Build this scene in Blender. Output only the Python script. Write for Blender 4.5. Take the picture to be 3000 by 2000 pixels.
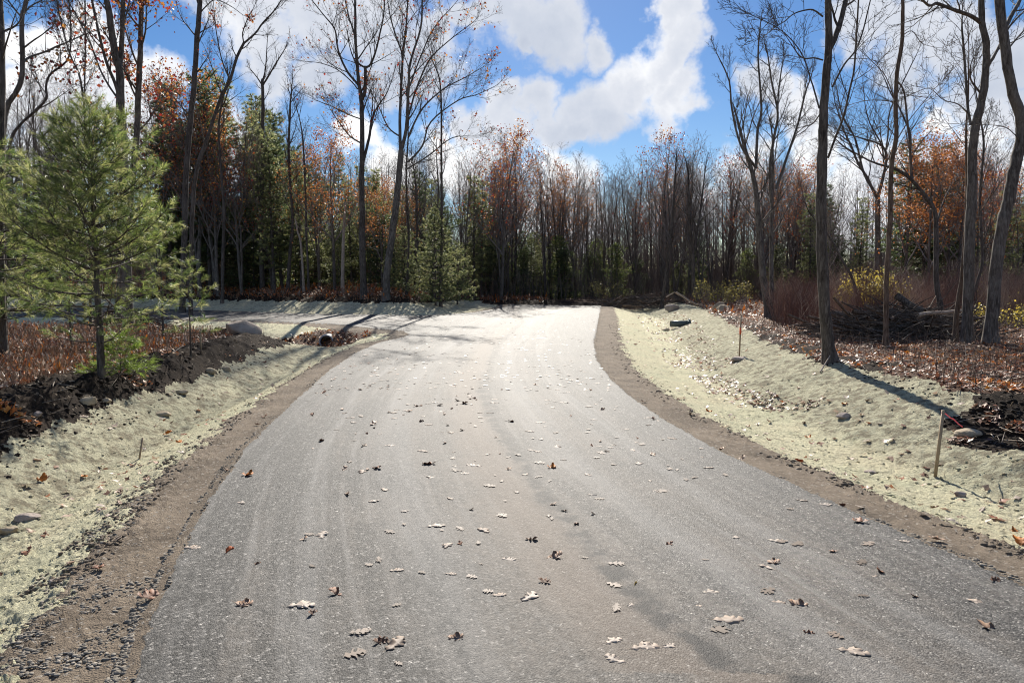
import bpy, math, random
import numpy as np
from mathutils import Vector, Matrix
for o in list(bpy.data.objects): bpy.data.objects.remove(o)
SC = bpy.context.scene
COL = SC.collection
rad = math.radians

# ------------------------------------------------------------------ camera, sky, sun, exposure
F = 2168.0; HOR = 816.0; CAMH = 1.7            # focal length and horizon in pixels of the 3000 x 2000 photograph
PITCH = math.atan((1000 - HOR) / F)
cam_d = bpy.data.cameras.new('camera'); cam = bpy.data.objects.new('camera', cam_d); COL.objects.link(cam)
cam_d.sensor_width = 36; cam_d.lens = 36 * F / 3000; cam_d.clip_start = 0.05; cam_d.clip_end = 6000
cam.location = (0, 0, CAMH); cam.rotation_euler = (math.pi / 2 - PITCH, 0, 0)
SC.camera = cam
SUN_EL, SUN_AZ = 34.0, 1.0
SC.view_settings.view_transform = 'Standard'; SC.view_settings.look = 'None'
SC.view_settings.exposure = 0.75; SC.view_settings.gamma = 1.0
sd = bpy.data.lights.new('sun', 'SUN'); sd.energy = 5.0; sd.angle = rad(0.5); sd.color = (1.0, 0.94, 0.84)
sun = bpy.data.objects.new('sun', sd); COL.objects.link(sun)
a_, e_ = rad(SUN_AZ), rad(SUN_EL)
sdir = Vector((math.sin(a_) * math.cos(e_), math.cos(a_) * math.cos(e_), math.sin(e_)))
sun.rotation_euler = (-sdir).to_track_quat('-Z', 'Y').to_euler()
SC.cycles.use_denoising = True; SC.cycles.filter_width = 1.05; SC.cycles.max_bounces = 6; SC.cycles.diffuse_bounces = 3; SC.cycles.glossy_bounces = 2
SC.cycles.transmission_bounces = 3; SC.cycles.caustics_reflective = False; SC.cycles.caustics_refractive = False

def ray(px, py):                                # photograph pixel -> direction from the camera
    r = (px - 1500) / F; u = (1000 - py) / F
    c, s = math.cos(PITCH), math.sin(PITCH)
    return (r, c + u * s, -s + u * c)
def atY(px, py, Y):
    d = ray(px, py); k = Y / d[1]
    return (d[0] * k, Y, CAMH + d[2] * k)
def onZ(px, py, z=0.0):
    d = ray(px, py); k = (z - CAMH) / d[2]
    return (d[0] * k, d[1] * k, z)
V = 1 / 0.784                                   # readings taken on a 2352 px wide view

class N:                                        # small node helper
    def __init__(s, tree): s.t = tree; s.n = tree.nodes; s.l = tree.links
    def add(s, typ, ins=None, **kw):
        n = s.n.new(typ)
        for k, v in kw.items(): setattr(n, k, v)
        for k, v in (ins or {}).items():
            if isinstance(v, bpy.types.NodeSocket): s.l.new(v, n.inputs[k])
            else: n.inputs[k].default_value = v
        return n
    def math(s, op, a, b=0.0, c=0.0, clamp=False):
        n = s.n.new('ShaderNodeMath'); n.operation = op; n.use_clamp = clamp
        for i, v in enumerate((a, b, c)):
            if isinstance(v, bpy.types.NodeSocket): s.l.new(v, n.inputs[i])
            else: n.inputs[i].default_value = v
        return n.outputs[0]
    def vec(s, op, a, b=(0, 0, 0)):
        n = s.n.new('ShaderNodeVectorMath'); n.operation = op
        for i, v in enumerate((a, b)):
            if isinstance(v, bpy.types.NodeSocket): s.l.new(v, n.inputs[i])
            elif op == 'SCALE' and i == 1: pass
            else: n.inputs[i].default_value = v
        return n
    def ramp(s, f, stops, interp='LINEAR'):
        n = s.n.new('ShaderNodeValToRGB'); s.l.new(f, n.inputs[0]); cr = n.color_ramp; cr.interpolation = interp
        while len(cr.elements) < len(stops): cr.elements.new(0.5)
        for e, (p, c) in zip(cr.elements, stops):
            e.position = p; e.color = (c, c, c, 1) if isinstance(c, (int, float)) else (*c, 1)
        return n.outputs[0]
    def mix(s, f, a, b, blend='MIX'):
        n = s.n.new('ShaderNodeMix'); n.data_type = 'RGBA'; n.blend_type = blend; n.clamp_factor = True
        for k, v in (('Factor', f),):
            if isinstance(v, bpy.types.NodeSocket): s.l.new(v, n.inputs[0])
            else: n.inputs[0].default_value = v
        for i, v in ((6, a), (7, b)):
            if isinstance(v, bpy.types.NodeSocket): s.l.new(v, n.inputs[i])
            else: n.inputs[i].default_value = (*v, 1) if len(v) == 3 else v
        return n.outputs[2]
    def noise(s, vec, scale, detail=3, rough=0.55, dist=0.0):
        n = s.add('ShaderNodeTexNoise', {'Scale': scale, 'Detail': detail, 'Roughness': rough, 'Distortion': dist})
        if vec is not None: s.l.new(vec, n.inputs['Vector'])
        return n

# ---- world: Nishita sky with procedural cumulus laid out by direction
W = bpy.data.worlds.new('World'); SC.world = W; W.use_nodes = True
w = N(W.node_tree); W.node_tree.nodes.clear()
sky = w.add('ShaderNodeTexSky', sky_type='NISHITA', sun_disc=False, sun_elevation=rad(SUN_EL), sun_rotation=rad(SUN_AZ),
            altitude=200, air_density=1.0, dust_density=0.15, ozone_density=2.6)
gam = w.add('ShaderNodeGamma', {'Color': sky.outputs[0], 'Gamma': 1.0})
hs = w.add('ShaderNodeHueSaturation', {'Color': gam.outputs[0], 'Saturation': 1.32, 'Value': 1.0, 'Hue': 0.508})
bg = w.add('ShaderNodeBackground', {'Color': hs.outputs[0], 'Strength': 0.056})
tc = w.add('ShaderNodeTexCoord')
D0 = tc.outputs['Generated']
n1 = w.noise(D0, 5.0, 6, 0.6)
off = w.vec('SUBTRACT', n1.outputs['Color'], (0.5, 0.5, 0.5))
offs = w.vec('SCALE', off.outputs[0]); offs.inputs['Scale'].default_value = 0.17
n1b = w.noise(D0, 17.0, 5, 0.6)
off2 = w.vec('SUBTRACT', n1b.outputs['Color'], (0.5, 0.5, 0.5))
offs2 = w.vec('SCALE', off2.outputs[0]); offs2.inputs['Scale'].default_value = 0.055
DD = w.vec('ADD', w.vec('ADD', D0, offs.outputs[0]).outputs[0], offs2.outputs[0]).outputs[0]
# blobs: (view px x, y, radius, brightness 0 grey .. 1 white)
BL = [(1180,10,110,.45),(1270,55,105,.45),(1360,85,75,.45),(1200,90,55,.35),(1100,20,60,.4),
      (1545,60,60,.8),(1530,150,85,.75),(1440,200,95,.65),(1540,240,90,.65),(1350,240,100,.45),(1240,230,90,.6),
      (1150,230,75,.7),(1400,270,80,.4),(1290,300,90,.3),(1180,310,110,.5),(1070,270,80,.6),(1090,370,90,.9),(1280,380,60,.8),(1010,330,90,.9),(1350,300,60,.3),
      (570,60,120,.75),(700,20,130,.65),(850,40,135,.55),(960,130,115,.5),(620,170,90,.5),(900,190,90,.4),(480,20,90,.7),(760,160,90,.4),(1020,60,80,.5),
      (60,130,90,1.),(150,110,80,1.),(220,120,70,1.),(100,210,95,1.),(30,230,90,1.),(210,220,80,1.),(330,200,90,.9),(300,320,100,.95),(100,330,100,.9),(520,330,120,.9),(820,330,70,1.),(900,420,90,1.),
      (2090,60,95,.6),(2230,70,115,.5),(2350,110,110,.5),(1990,40,90,.5),(2110,150,90,.35),(2250,200,90,.35),(2360,240,80,.4),(2170,265,45,1.),(2260,262,50,.95),(2350,300,60,.95),
      (1760,230,70,.5),(1830,280,70,.6),(1900,330,90,.85),(2050,360,100,.85),(2230,380,110,.9),(1700,420,110,.85),(1300,470,150,.9),(1560,480,120,.8),(2000,470,140,.9)]
acc = None; accb = None
for (bx, by, br, bb) in BL:
    v = Vector(ray(bx * V, by * V)).normalized()
    dist = w.vec('DISTANCE', DD, tuple(v)).outputs['Value']
    val = w.math('MULTIPLY_ADD', dist, -1700.0 / (br * .9), 1.0)          # 1 at the centre, 0 at the rim
    sm = w.math('MAXIMUM', val, 0.0)
    accb_ = w.math('MULTIPLY', sm, bb)
    acc = val if acc is None else w.math('MAXIMUM', acc, val)
    accs = sm if accb is None else w.math('ADD', accs, sm)
    accb = accb_ if accb is None else w.math('ADD', accb, accb_)
n2 = w.noise(D0, 2.3, 5, 0.55)                                      # clouds over the rest of the sky
behind = w.math('MULTIPLY_ADD', n2.outputs['Fac'], 3.0, -1.45)
sepd = w.add('ShaderNodeSeparateXYZ', {0: D0})
out_of_view = w.math('SMOOTH_MIN', w.math('MULTIPLY_ADD', sepd.outputs['Y'], -3.0, 1.6), 1.0, 0.1)
behind = w.math('MINIMUM', behind, out_of_view)
n3 = w.noise(D0, 11.0, 7, 0.62)
dens = w.math('ADD', w.math('MAXIMUM', acc, behind), w.math('MULTIPLY_ADD', n3.outputs['Fac'], 0.9, -0.45))
mask = w.add('ShaderNodeMapRange', {'Value': dens, 'From Min': 0.0, 'From Max': 0.48}, interpolation_type='SMOOTHSTEP').outputs[0]
bright = w.math('DIVIDE', accb, w.math('ADD', accs, 0.001))
edge = w.add('ShaderNodeMapRange', {'Value': dens, 'From Min': 0.1, 'From Max': 0.9, 'To Min': 0.22, 'To Max': -0.08}).outputs[0]
n4 = w.noise(D0, 6.5, 6, 0.6)
br2 = w.math('ADD', w.math('ADD', bright, edge), w.math('MULTIPLY_ADD', n4.outputs['Fac'], 1.3, -0.74), clamp=True)
ccol = w.ramp(br2, [(0.0, (0.50, 0.56, 0.68)), (0.35, (0.63, 0.68, 0.78)), (0.65, (0.78, 0.81, 0.88)), (1.0, (1.15, 1.15, 1.15))])
cb = w.add('ShaderNodeBackground', {'Color': ccol, 'Strength': 0.60})
mx = w.add('ShaderNodeMixShader', {0: mask, 1: bg.outputs[0], 2: cb.outputs[0]})
wo = w.add('ShaderNodeOutputWorld', {'Surface': mx.outputs[0]})

# ------------------------------------------------------------------ helpers
def link(o): COL.objects.link(o); return o
def tag(o, label=None, cat=None, group=None, kind=None):
    if label: o['label'] = label
    if cat: o['category'] = cat
    if group: o['group'] = group
    if kind: o['kind'] = kind
    return o
def empty(name, loc=(0, 0, 0), label=None, cat=None, group=None):
    o = link(bpy.data.objects.new(name, None)); o.location = loc; o.empty_display_size = 0.2
    return tag(o, label, cat, group)
def mesh_obj(name, vs, loops, starts, totals, mat, parent=None, smooth=False, tint=None, attrs=None):
    me = bpy.data.meshes.new(name)
    vs = np.asarray(vs, np.float32)
    me.vertices.add(len(vs)); me.vertices.foreach_set('co', vs.ravel())
    me.loops.add(len(loops)); me.loops.foreach_set('vertex_index', np.asarray(loops, np.int32))
    me.polygons.add(len(starts)); me.polygons.foreach_set('loop_start', np.asarray(starts, np.int32))
    me.polygons.foreach_set('loop_total', np.asarray(totals, np.int32))
    if smooth: me.polygons.foreach_set('use_smooth', np.ones(len(starts), bool))
    me.update(calc_edges=True)
    if tint is not None:
        a = me.color_attributes.new('tint', 'FLOAT_COLOR', 'POINT')
        t = np.ones((len(vs), 4), np.float32); t[:, :3] = tint
        a.data.foreach_set('color', t.ravel())
    for k, arr in (attrs or {}).items():
        a = me.attributes.new(k, 'FLOAT', 'POINT'); a.data.foreach_set('value', np.asarray(arr, np.float32))
    if mat: me.materials.append(mat)
    o = link(bpy.data.objects.new(name, me)); o.parent = parent
    return o
def mesh_uniform(name, vs, faces, mat, parent=None, **kw):           # faces: (n,k) array
    faces = np.asarray(faces, np.int32); n, k = faces.shape
    return mesh_obj(name, vs, faces.ravel(), np.arange(n) * k, np.full(n, k), mat, parent, **kw)
def dup(root, loc=None, rotz=0.0, scale=1.0, label=None, group=None, tilt=(0, 0)):
    c = root.copy(); COL.objects.link(c)
    if loc is not None: c.location = loc
    c.rotation_euler = (tilt[0], tilt[1], rotz)
    c.scale = (scale, scale, scale) if isinstance(scale, (int, float)) else scale
    if label: c['label'] = label
    if group: c['group'] = group
    for ch in root.children:
        d = ch.copy(); COL.objects.link(d); d.parent = c
    return c
def norm(v):
    l = math.sqrt(v[0] ** 2 + v[1] ** 2 + v[2] ** 2) or 1e-9
    return (v[0] / l, v[1] / l, v[2] / l)

# lattice value noise
def _h(ix, iy, seed):
    n = (ix.astype(np.int64) * 374761393 + iy.astype(np.int64) * 668265263 + seed * 974711) & 0x7fffffff
    n = ((n ^ (n >> 13)) * 1274126177) & 0x7fffffff
    return ((n ^ (n >> 16)) & 0xffff) / 65535.0
def vnoise(x, y, s=0):
    ix = np.floor(x); iy = np.floor(y); fx = x - ix; fy = y - iy
    fx = fx * fx * (3 - 2 * fx); fy = fy * fy * (3 - 2 * fy)
    a = _h(ix, iy, s); b = _h(ix + 1, iy, s); c = _h(ix, iy + 1, s); d = _h(ix + 1, iy + 1, s)
    return (a + (b - a) * fx) * (1 - fy) + (c + (d - c) * fx) * fy
def fbm(x, y, s=0, o=4):
    r = np.zeros_like(x); a = 0.5
    for i in range(o):
        r += a * vnoise(x * 2 ** i + i * 17.3, y * 2 ** i - i * 9.1, s + i); a *= 0.5
    return r / (1 - 0.5 ** o)
def sst(x, a, b):
    t = np.clip((x - a) / (b - a), 0, 1); return t * t * (3 - 2 * t)

# ------------------------------------------------------------------ terrain
LE = [(310,1568),(340,1480),(365,1400),(410,1290),(480,1150),(560,1040),(650,950),(735,870),(810,815),(870,788),(925,776)]
JN = [(940,770),(925,761),(870,756),(755,744),(623,739),(448,733)]
JF = [(425,712),(524,715),(689,721),(821,723),(953,725),(1019,724),(1090,718),(1150,708),(1170,700)]
RE = [(1380,703),(1372,740),(1362,790),(1370,830),(1400,870),(1440,910),(1500,950),(1580,1000),(1660,1045),(1760,1090),(1870,1140),(1990,1195),(2130,1255),(2250,1305),(2352,1355)]
g0 = lambda p: onZ(p[0] * V, p[1] * V)[:2]
le = [g0(p) for p in LE]; jn = [g0(p) for p in JN]; jf = [g0(p) for p in JF]; re_ = [g0(p) for p in RE]
poly = [(-1.45, -20.0), (-1.45, 1.5)] + le + jn + [(-20.5, 33.6), (-40, 36.5), (-80, 42.0), (-80, 51.0), (-40, 46.0), (-27, 43.5)] + jf + re_ + [(3.3, 2.0), (3.6, -20.0)]
PX = np.array([p[0] for p in poly]); PY = np.array([p[1] for p in poly])
leA = np.array([(-1.45, -20), (-1.45, 1.5)] + le + [(-3.4, 24.5), (-3.0, 34.0)] + jf[-3:] + [(-0.2, 60)]); reA = np.array([(3.6, -20.0), (3.3, 2.0)] + re_[::-1] + [(6, 60)])
def xl(y): return np.interp(y, leA[:, 1], leA[:, 0])
def xr(y): return np.interp(y, reA[:, 1], reA[:, 0])
def road_dist(x, y):                            # signed: < 0 on the asphalt
    x = np.asarray(x, float); y = np.asarray(y, float)
    best = np.full(x.shape, 1e9); ins = np.zeros(x.shape, bool)
    for i in range(len(PX)):
        x0, y0 = PX[i], PY[i]; x1, y1 = PX[(i + 1) % len(PX)], PY[(i + 1) % len(PX)]
        dx, dy = x1 - x0, y1 - y0
        t = np.clip(((x - x0) * dx + (y - y0) * dy) / (dx * dx + dy * dy), 0, 1)
        best = np.minimum(best, (x - x0 - t * dx) ** 2 + (y - y0 - t * dy) ** 2)
        if dy != 0:
            c = ((y0 > y) != (y1 > y)) & (x < dx * (y - y0) / dy + x0); ins ^= c
    d = np.sqrt(best); return np.where(ins, -d, d)
ET = np.array([(-80, 46), (-40, 41), (-22, 38), (-10, 32.5), (-3, 29)])     # middle line of the side road
def side_y(x): return np.interp(x, ET[:, 0], ET[:, 1])
def bR(y): return np.interp(y, [0, 5, 9, 12, 13.6, 24, 36, 48], [3.9, 4.0, 4.2, 4.3, 4.05, 4.4, 5.2, 5.0])
def bL(y): return np.interp(y, [0, 8, 10.8, 13, 17, 21], [2.75, 2.75, 2.65, 2.42, 2.5, 3.0])
PIPE = (-6.3, 25.0)
def regions(x, y, d):
    xc = (xl(y) + xr(y)) / 2
    right = x > xc
    back = (~right) & (y > side_y(x))
    wfar = sst(y, 46.5, 49.5)
    return right, back, wfar
def terr(x, y, rough=True, d=None):
    x = np.asarray(x, float); y = np.asarray(y, float)
    if d is None: d = road_dist(x, y)
    s = np.maximum(d, 0); right, back, wfar = regions(x, y, d)
    sR = s * 4.0 / bR(y)
    hR = np.interp(sR, [0,.6,1.6,2.35,3.2,4.0,4.5,5.3,8,20,40,90,400], [0,-.04,-.36,-.38,-.05,.2,.25,.13,.18,.42,.8,3,9])
    sL = s * 2.85 / bL(y)
    hL = np.interp(sL, [0,.6,1.65,1.95,2.85,3.25,3.7,4.4,8,30,90,400], [0,-.04,-.44,-.45,-.08,.2,.24,.1,.15,.3,1,6])
    kill = sst(y, 19.5, 22.5) * sst(-x, -99, 5)
    hL2 = np.interp(s, [0,.5,2.2,3.4,5.5,9,30,90,400], [0,-.05,-.32,-.25,-.06,.1,.25,1,6])
    hL = hL * (1 - kill) + hL2 * kill
    hB = np.interp(s, [0,.4,1.0,3.6,5,12,25,60,150,400], [0,-.05,.02,.62,.84,1.45,2.0,3.6,7,14])
    hB = hB * np.clip(0.42 + (-x - 1) / 7, 0.42, 1.0)
    h = np.where(right, hR, np.where(back, hB, hL))
    hF = np.interp(s, [0,.7,1.8,3.2,8,20,60,120,400], [0,.05,.28,.12,.2,.5,2.2,5.5,14])
    # beyond the end of the road the three meet
    wB = sst(-x, 0.5, 5.0); wRr = sst(x, 6.0, 9.0)
    hE = hF * (1 - wB) * (1 - wRr) + hB * wB + hR * wRr * (1 - wB)
    h = h * (1 - wfar) + hE * wfar
    pit = np.exp(-(((x - PIPE[0] + .3) / 2.3) ** 2 + ((y - PIPE[1] + .7) / 1.5) ** 2)) * sst(d, 0.3, 1.7)
    h = h - 0.46 * pit
    rp = np.exp(-(((x - 6.1) / .95) ** 2 + ((y - 8.2) / .8) ** 2)); h = h - 0.28 * rp
    h = np.where(d <= 0, 0, h)
    if rough:
        far = sst(s, .5, 1.6)
        wob = (fbm(x * .55, y * .55, 3, 3) - .5) * .16 * sst(s, 2.0, 5.0) + (fbm(x * 1.7, y * 1.7, 5, 3) - .5) * .045 * sst(s, 0.5, 2.2)
        h = h + wob
    return h
def gz(x, y): return float(terr(np.array([x]), np.array([y]))[0])
def hit(px, py):                                # photograph pixel -> point on the terrain
    d = ray(px, py); t0 = 2.0; prev = t0
    ts = np.geomspace(2.0, 110, 700); X = d[0] * ts; Y = d[1] * ts; Z = CAMH + d[2] * ts
    g = terr(X, Y); k = np.argmax(Z <= g)
    if Z[k] > g[k]: k = len(ts) - 1
    return (X[k], Y[k], g[k])
def hv(vx, vy): return hit(vx * V, vy * V)

# ------------------------------------------------------------------ materials
def new_mat(name):
    m = bpy.data.materials.new(name); m.use_nodes = True; m.node_tree.nodes.clear(); return m, N(m.node_tree)
def finish(n, base, rough=0.8, bump=None, bstr=0.4, bdist=0.01, spec=0.4, trans=0.0, tcol=None):
    p = n.add('ShaderNodeBsdfPrincipled', {'Roughness': rough, 'Specular IOR Level': spec})
    if isinstance(base, bpy.types.NodeSocket): n.l.new(base, p.inputs['Base Color'])
    else: p.inputs['Base Color'].default_value = (*base, 1)
    if bump is not None:
        b = n.add('ShaderNodeBump', {'Height': bump, 'Strength': bstr, 'Distance': bdist}); n.l.new(b.outputs[0], p.inputs['Normal'])
    out = p.outputs[0]
    if trans > 0:
        t = n.add('ShaderNodeBsdfTranslucent')
        c = tcol if tcol is not None else base
        if isinstance(c, bpy.types.NodeSocket): n.l.new(c, t.inputs[0])
        else: t.inputs[0].default_value = (*c, 1)
        mxs = n.add('ShaderNodeMixShader', {0: trans, 1: out, 2: t.outputs[0]}); out = mxs.outputs[0]
    n.add('ShaderNodeOutputMaterial', {'Surface': out})
def pos(n): return n.add('ShaderNodeNewGeometry').outputs['Position']
def obj_co(n): return n.add('ShaderNodeTexCoord').outputs['Object']
def scaled(n, v, s): return n.vec('MULTIPLY', v, s).outputs[0]

def mat_asphalt():
    m, n = new_mat('asphalt'); P = pos(n)
    u = n.add('ShaderNodeAttribute', attribute_name='lane').outputs['Fac']
    sp = n.add('ShaderNodeSeparateXYZ', {0: P})
    vor = n.add('ShaderNodeTexVoronoi', {'Vector': P, 'Scale': 120.0})
    sepc = n.add('ShaderNodeSeparateColor', {0: vor.outputs['Color']})
    agg = n.ramp(sepc.outputs[0], [(0, (.016,.015,.014)), (.45, (.052,.049,.045)), (.8, (.095,.089,.081)), (.94, (.16,.15,.136)), (1.0, (.30,.28,.25))])
    v2 = n.add('ShaderNodeTexVoronoi', {'Vector': P, 'Scale': 52.0})
    s2 = n.add('ShaderNodeSeparateColor', {0: v2.outputs['Color']})
    pits = n.ramp(s2.outputs[1], [(0, 0.30), (.28, 0.75), (.6, 1.0), (.9, 1.15), (.93, 1.9), (1, 2.2)])
    agg = n.mix(0.9, agg, pits, 'MULTIPLY')
    lane = n.add('ShaderNodeCombineXYZ', {0: n.math('MULTIPLY', u, 3.2), 1: n.math('MULTIPLY', sp.outputs['Y'], 0.16), 2: 0.0}).outputs[0]
    st = n.noise(lane, 1.0, 5, 0.62, 0.25).outputs['Fac']
    lane2 = n.add('ShaderNodeCombineXYZ', {0: n.math('MULTIPLY', u, 11.0), 1: n.math('MULTIPLY', sp.outputs['Y'], 0.35), 2: 0.0}).outputs[0]
    st2 = n.noise(lane2, 1.0, 4, 0.6, 0.2).outputs['Fac']
    pt = n.noise(P, 0.75, 5, 0.6).outputs['Fac']
    fine = n.noise(P, 14, 4, 0.7).outputs['Fac']
    dirt = n.math('ADD', n.math('ADD', n.math('MULTIPLY', st, 0.95), n.math('MULTIPLY', st2, 0.35)), n.math('MULTIPLY', pt, 0.8))
    # the crown of the road is dustier than its edges
    cen = n.add('ShaderNodeMapRange', {'Value': n.math('ABSOLUTE', n.math('ADD', u, -0.15)), 'From Min': 0.5, 'From Max': 2.4, 'To Min': 0.12, 'To Max': -0.22}).outputs[0]
    dirt = n.math('ADD', n.math('ADD', dirt, cen), n.math('MULTIPLY_ADD', fine, 0.5, -0.25))
    dm = n.ramp(dirt, [(0.0, 0.0), (0.55, 0.0), (0.80, 0.0), (1.0, 0.72)])
    dirt_k = n.add('ShaderNodeMapRange', {'Value': dirt, 'From Min': 0.84, 'From Max': 1.35, 'To Min': 0.0, 'To Max': 0.62}, interpolation_type='SMOOTHSTEP').outputs[0]
    dirt_k = n.math('MULTIPLY', dirt_k, n.ramp(n.noise(P, 22, 5, .8).outputs['Fac'], [(.36, .25), (.56, 1)]))
    col = n.mix(dirt_k, agg, (.175, .150, .125))
    wl = n.add('ShaderNodeMapRange', {'Value': st2, 'From Min': 0.52, 'From Max': 0.75, 'To Min': 0, 'To Max': 0.42}).outputs[0]
    col = n.mix(wl, col, (.20, .193, .182))
    bh = n.math('ADD', n.math('MULTIPLY', vor.outputs['Distance'], -1.0), n.math('MULTIPLY', n.noise(P, 45, 3).outputs['Fac'], 1.2))
    tk = n.add('ShaderNodeAttribute', attribute_name='track').outputs['Fac']
    wv = n.math('MULTIPLY_ADD', n.noise(P, 2.5, 4).outputs['Fac'], .3, -.15)
    td = n.math('ABSOLUTE', n.math('ADD', tk, wv))
    dark = n.add('ShaderNodeMapRange', {'Value': td, 'From Min': 0.03, 'From Max': 0.12, 'To Min': 0.85, 'To Max': 0.0}, interpolation_type='SMOOTHSTEP').outputs[0]
    brn = n.add('ShaderNodeMapRange', {'Value': n.math('ABSOLUTE', n.math('ADD', tk, n.math('ADD', wv, .28))), 'From Min': 0.05, 'From Max': 0.42, 'To Min': 0.42, 'To Max': 0.0}, interpolation_type='SMOOTHSTEP').outputs[0]
    col = n.mix(brn, col, (.16, .118, .085))
    col = n.mix(n.math('MULTIPLY', dark, n.ramp(n.noise(P, 5, 4, .7).outputs['Fac'], [(.42, .05), (.54, 1)])), col, (.022, .021, .02))
    for c0_, wd in ((-.85, .32), (.75, .30), (-1.55, .12), (1.45, .14)):
        wl_ = n.add('ShaderNodeMapRange', {'Value': n.math('ABSOLUTE', n.math('ADD', n.math('ADD', u, -c0_), n.math('MULTIPLY_ADD', st, .7, -.35))), 'From Min': 0.0, 'From Max': wd, 'To Min': 0.34, 'To Max': 0.0}, interpolation_type='SMOOTHSTEP').outputs[0]
        col = n.mix(n.math('MULTIPLY', wl_, n.ramp(fine, [(.3, .5), (.6, 1)])), col, (.23, .222, .21))
    finish(n, col, rough=0.70, bump=bh, bstr=0.45, bdist=0.006, spec=0.25)
    return m
def mat_soil(name, cols, s1, s2, bstr=0.5, speck=None, rough=0.9):
    m, n = new_mat(name); P = pos(n)
    a = n.noise(P, s1, 6, 0.65).outputs['Fac']; b = n.noise(P, s2, 4, 0.7).outputs['Fac']
    f = n.math('ADD', n.math('MULTIPLY', a, 0.6), n.math('MULTIPLY', b, 0.4))
    k = len(cols)
    c = n.ramp(f, [(0.3 + 0.4 * i / (k - 1), cc) for i, cc in enumerate(cols)])
    if speck:
        v = n.add('ShaderNodeTexVoronoi', {'Vector': P, 'Scale': speck[0]})
        s = n.add('ShaderNodeSeparateColor', {0: v.outputs['Color']})
        c = n.mix(n.ramp(s.outputs[0], [(0, 0), (speck[2], 0), (speck[2] + .02, 1)]), c, speck[1])
    finish(n, c, rough=rough, bump=n.math('ADD', b, n.noise(P, s2 * 4, 3).outputs['Fac']), bstr=bstr, bdist=0.02, spec=0.06 if 'topsoil' in name else 0.2)
    return m
M_asph = mat_asphalt()
M_should = mat_soil('shoulder_dirt', [(.075,.058,.042),(.21,.165,.12),(.33,.265,.195)], 1.6, 26, .9, (60,(.34,.30,.25),.93))
M_verge = None
def mat_verge():
    m, n = new_mat('hydroseeded_soil'); P = pos(n)
    big = n.noise(P, 0.9, 5, 0.6).outputs['Fac']; mid = n.noise(P, 7, 5, 0.7).outputs['Fac']; fi = n.noise(P, 60, 5, 0.8).outputs['Fac']
    c = n.ramp(big, [(.3, (.66,.65,.46)), (.5, (.80,.75,.54)), (.7, (.76,.68,.49))])
    mulch = n.ramp(fi, [(.32, (.16,.15,.11)), (.40, (.70,.69,.60)), (.52, (1.0,1.0,.96))])
    th = n.add('ShaderNodeAttribute', attribute_name='thin').outputs['Fac']
    th = n.math('ADD', th, n.math('MULTIPLY_ADD', n.noise(P, 2.2, 5, .65).outputs['Fac'], 1.5, -.85), clamp=True)
    c = n.mix(n.math('MULTIPLY', th, .85), c, (.55, .53, .40))
    c = n.mix(0.85, c, mulch, 'MULTIPLY')
    bare = n.add('ShaderNodeMapRange', {'Value': n.math('ADD', n.math('ADD', mid, n.math('MULTIPLY', th, .13)), n.math('MULTIPLY', fi, .35)), 'From Min': 0.74, 'From Max': 0.86, 'To Max': 0.75}).outputs[0]
    c = n.mix(bare, c, (.20,.165,.115))
    finish(n, c, rough=0.95, bump=n.math('ADD', n.math('MULTIPLY', n.noise(P, 16, 5, .7).outputs['Fac'], 2.5), fi), bstr=1.0, bdist=0.035, spec=0.15)
    return m
M_verge = mat_verge()
M_berm = mat_soil('dark_topsoil', [(.012,.009,.007),(.028,.020,.015),(.058,.042,.030)], 3.0, 24, .8, (34,(.20,.16,.12),.965))
M_floor = mat_soil('forest_floor', [(.045,.026,.017),(.10,.052,.030),(.19,.115,.072)], 2.0, 16, .9, (24,(.32,.24,.18),.94))

def mat_tint(name, trans=0.4, rough=0.55, spec=0.4, tmul=1.6, vary=0.0):
    m, n = new_mat(name); t = n.add('ShaderNodeAttribute', attribute_name='tint').outputs['Color']
    P = pos(n)
    k = n.ramp(n.noise(P, 9, 3).outputs['Fac'], [(.3, .72), (.7, 1.15)])
    c = n.mix(1.0, t, k, 'MULTIPLY')
    tc_ = n.vec('SCALE', c); tc_.inputs['Scale'].default_value = tmul
    finish(n, c, rough=rough, spec=spec, trans=trans, tcol=tc_.outputs[0]); return m
M_leaf = mat_tint('dry_leaf', .35, .5, .45, 1.5)
M_litter = mat_tint('leaf_litter', .22, .5, .35, 1.4)
M_oak = mat_tint('oak_leaf', .18, .6, .3, 1.3)
M_needle = mat_tint('pine_needles', .5, .42, .5, 2.1)
M_twigs = mat_tint('dry_stems', 0.0, .7, .3)
def mat_bark(name, c0, c1, c2, sc=1.0):
    m, n = new_mat(name); P = obj_co(n)
    S = scaled(n, P, (9 * sc, 9 * sc, 1.6 * sc))
    a = n.noise(S, 3.0, 6, 0.7, 0.6).outputs['Fac']; b = n.noise(P, 1.7, 3).outputs['Fac']
    c = n.ramp(a, [(.36, c0), (.5, c1), (.64, c2)])
    c = n.mix(n.ramp(b, [(.45, 0), (.65, .45)]), c, c2)
    finish(n, c, rough=0.85, bump=a, bstr=0.8, bdist=0.02, spec=0.25); return m
M_bark = mat_bark('grey_bark', (.045,.037,.031), (.11,.092,.077), (.22,.195,.168))
M_barkd = mat_bark('dark_bark', (.03,.024,.02), (.08,.064,.054), (.17,.145,.125))
M_barkb = mat_bark('brown_bark', (.060,.040,.028), (.13,.088,.062), (.22,.16,.12))
M_twig = mat_bark('twig_bark', (.09,.072,.064), (.18,.15,.13), (.29,.25,.225))
M_snag = mat_bark('bleached_wood', (.22,.16,.12), (.36,.28,.22), (.5,.42,.35))
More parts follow.
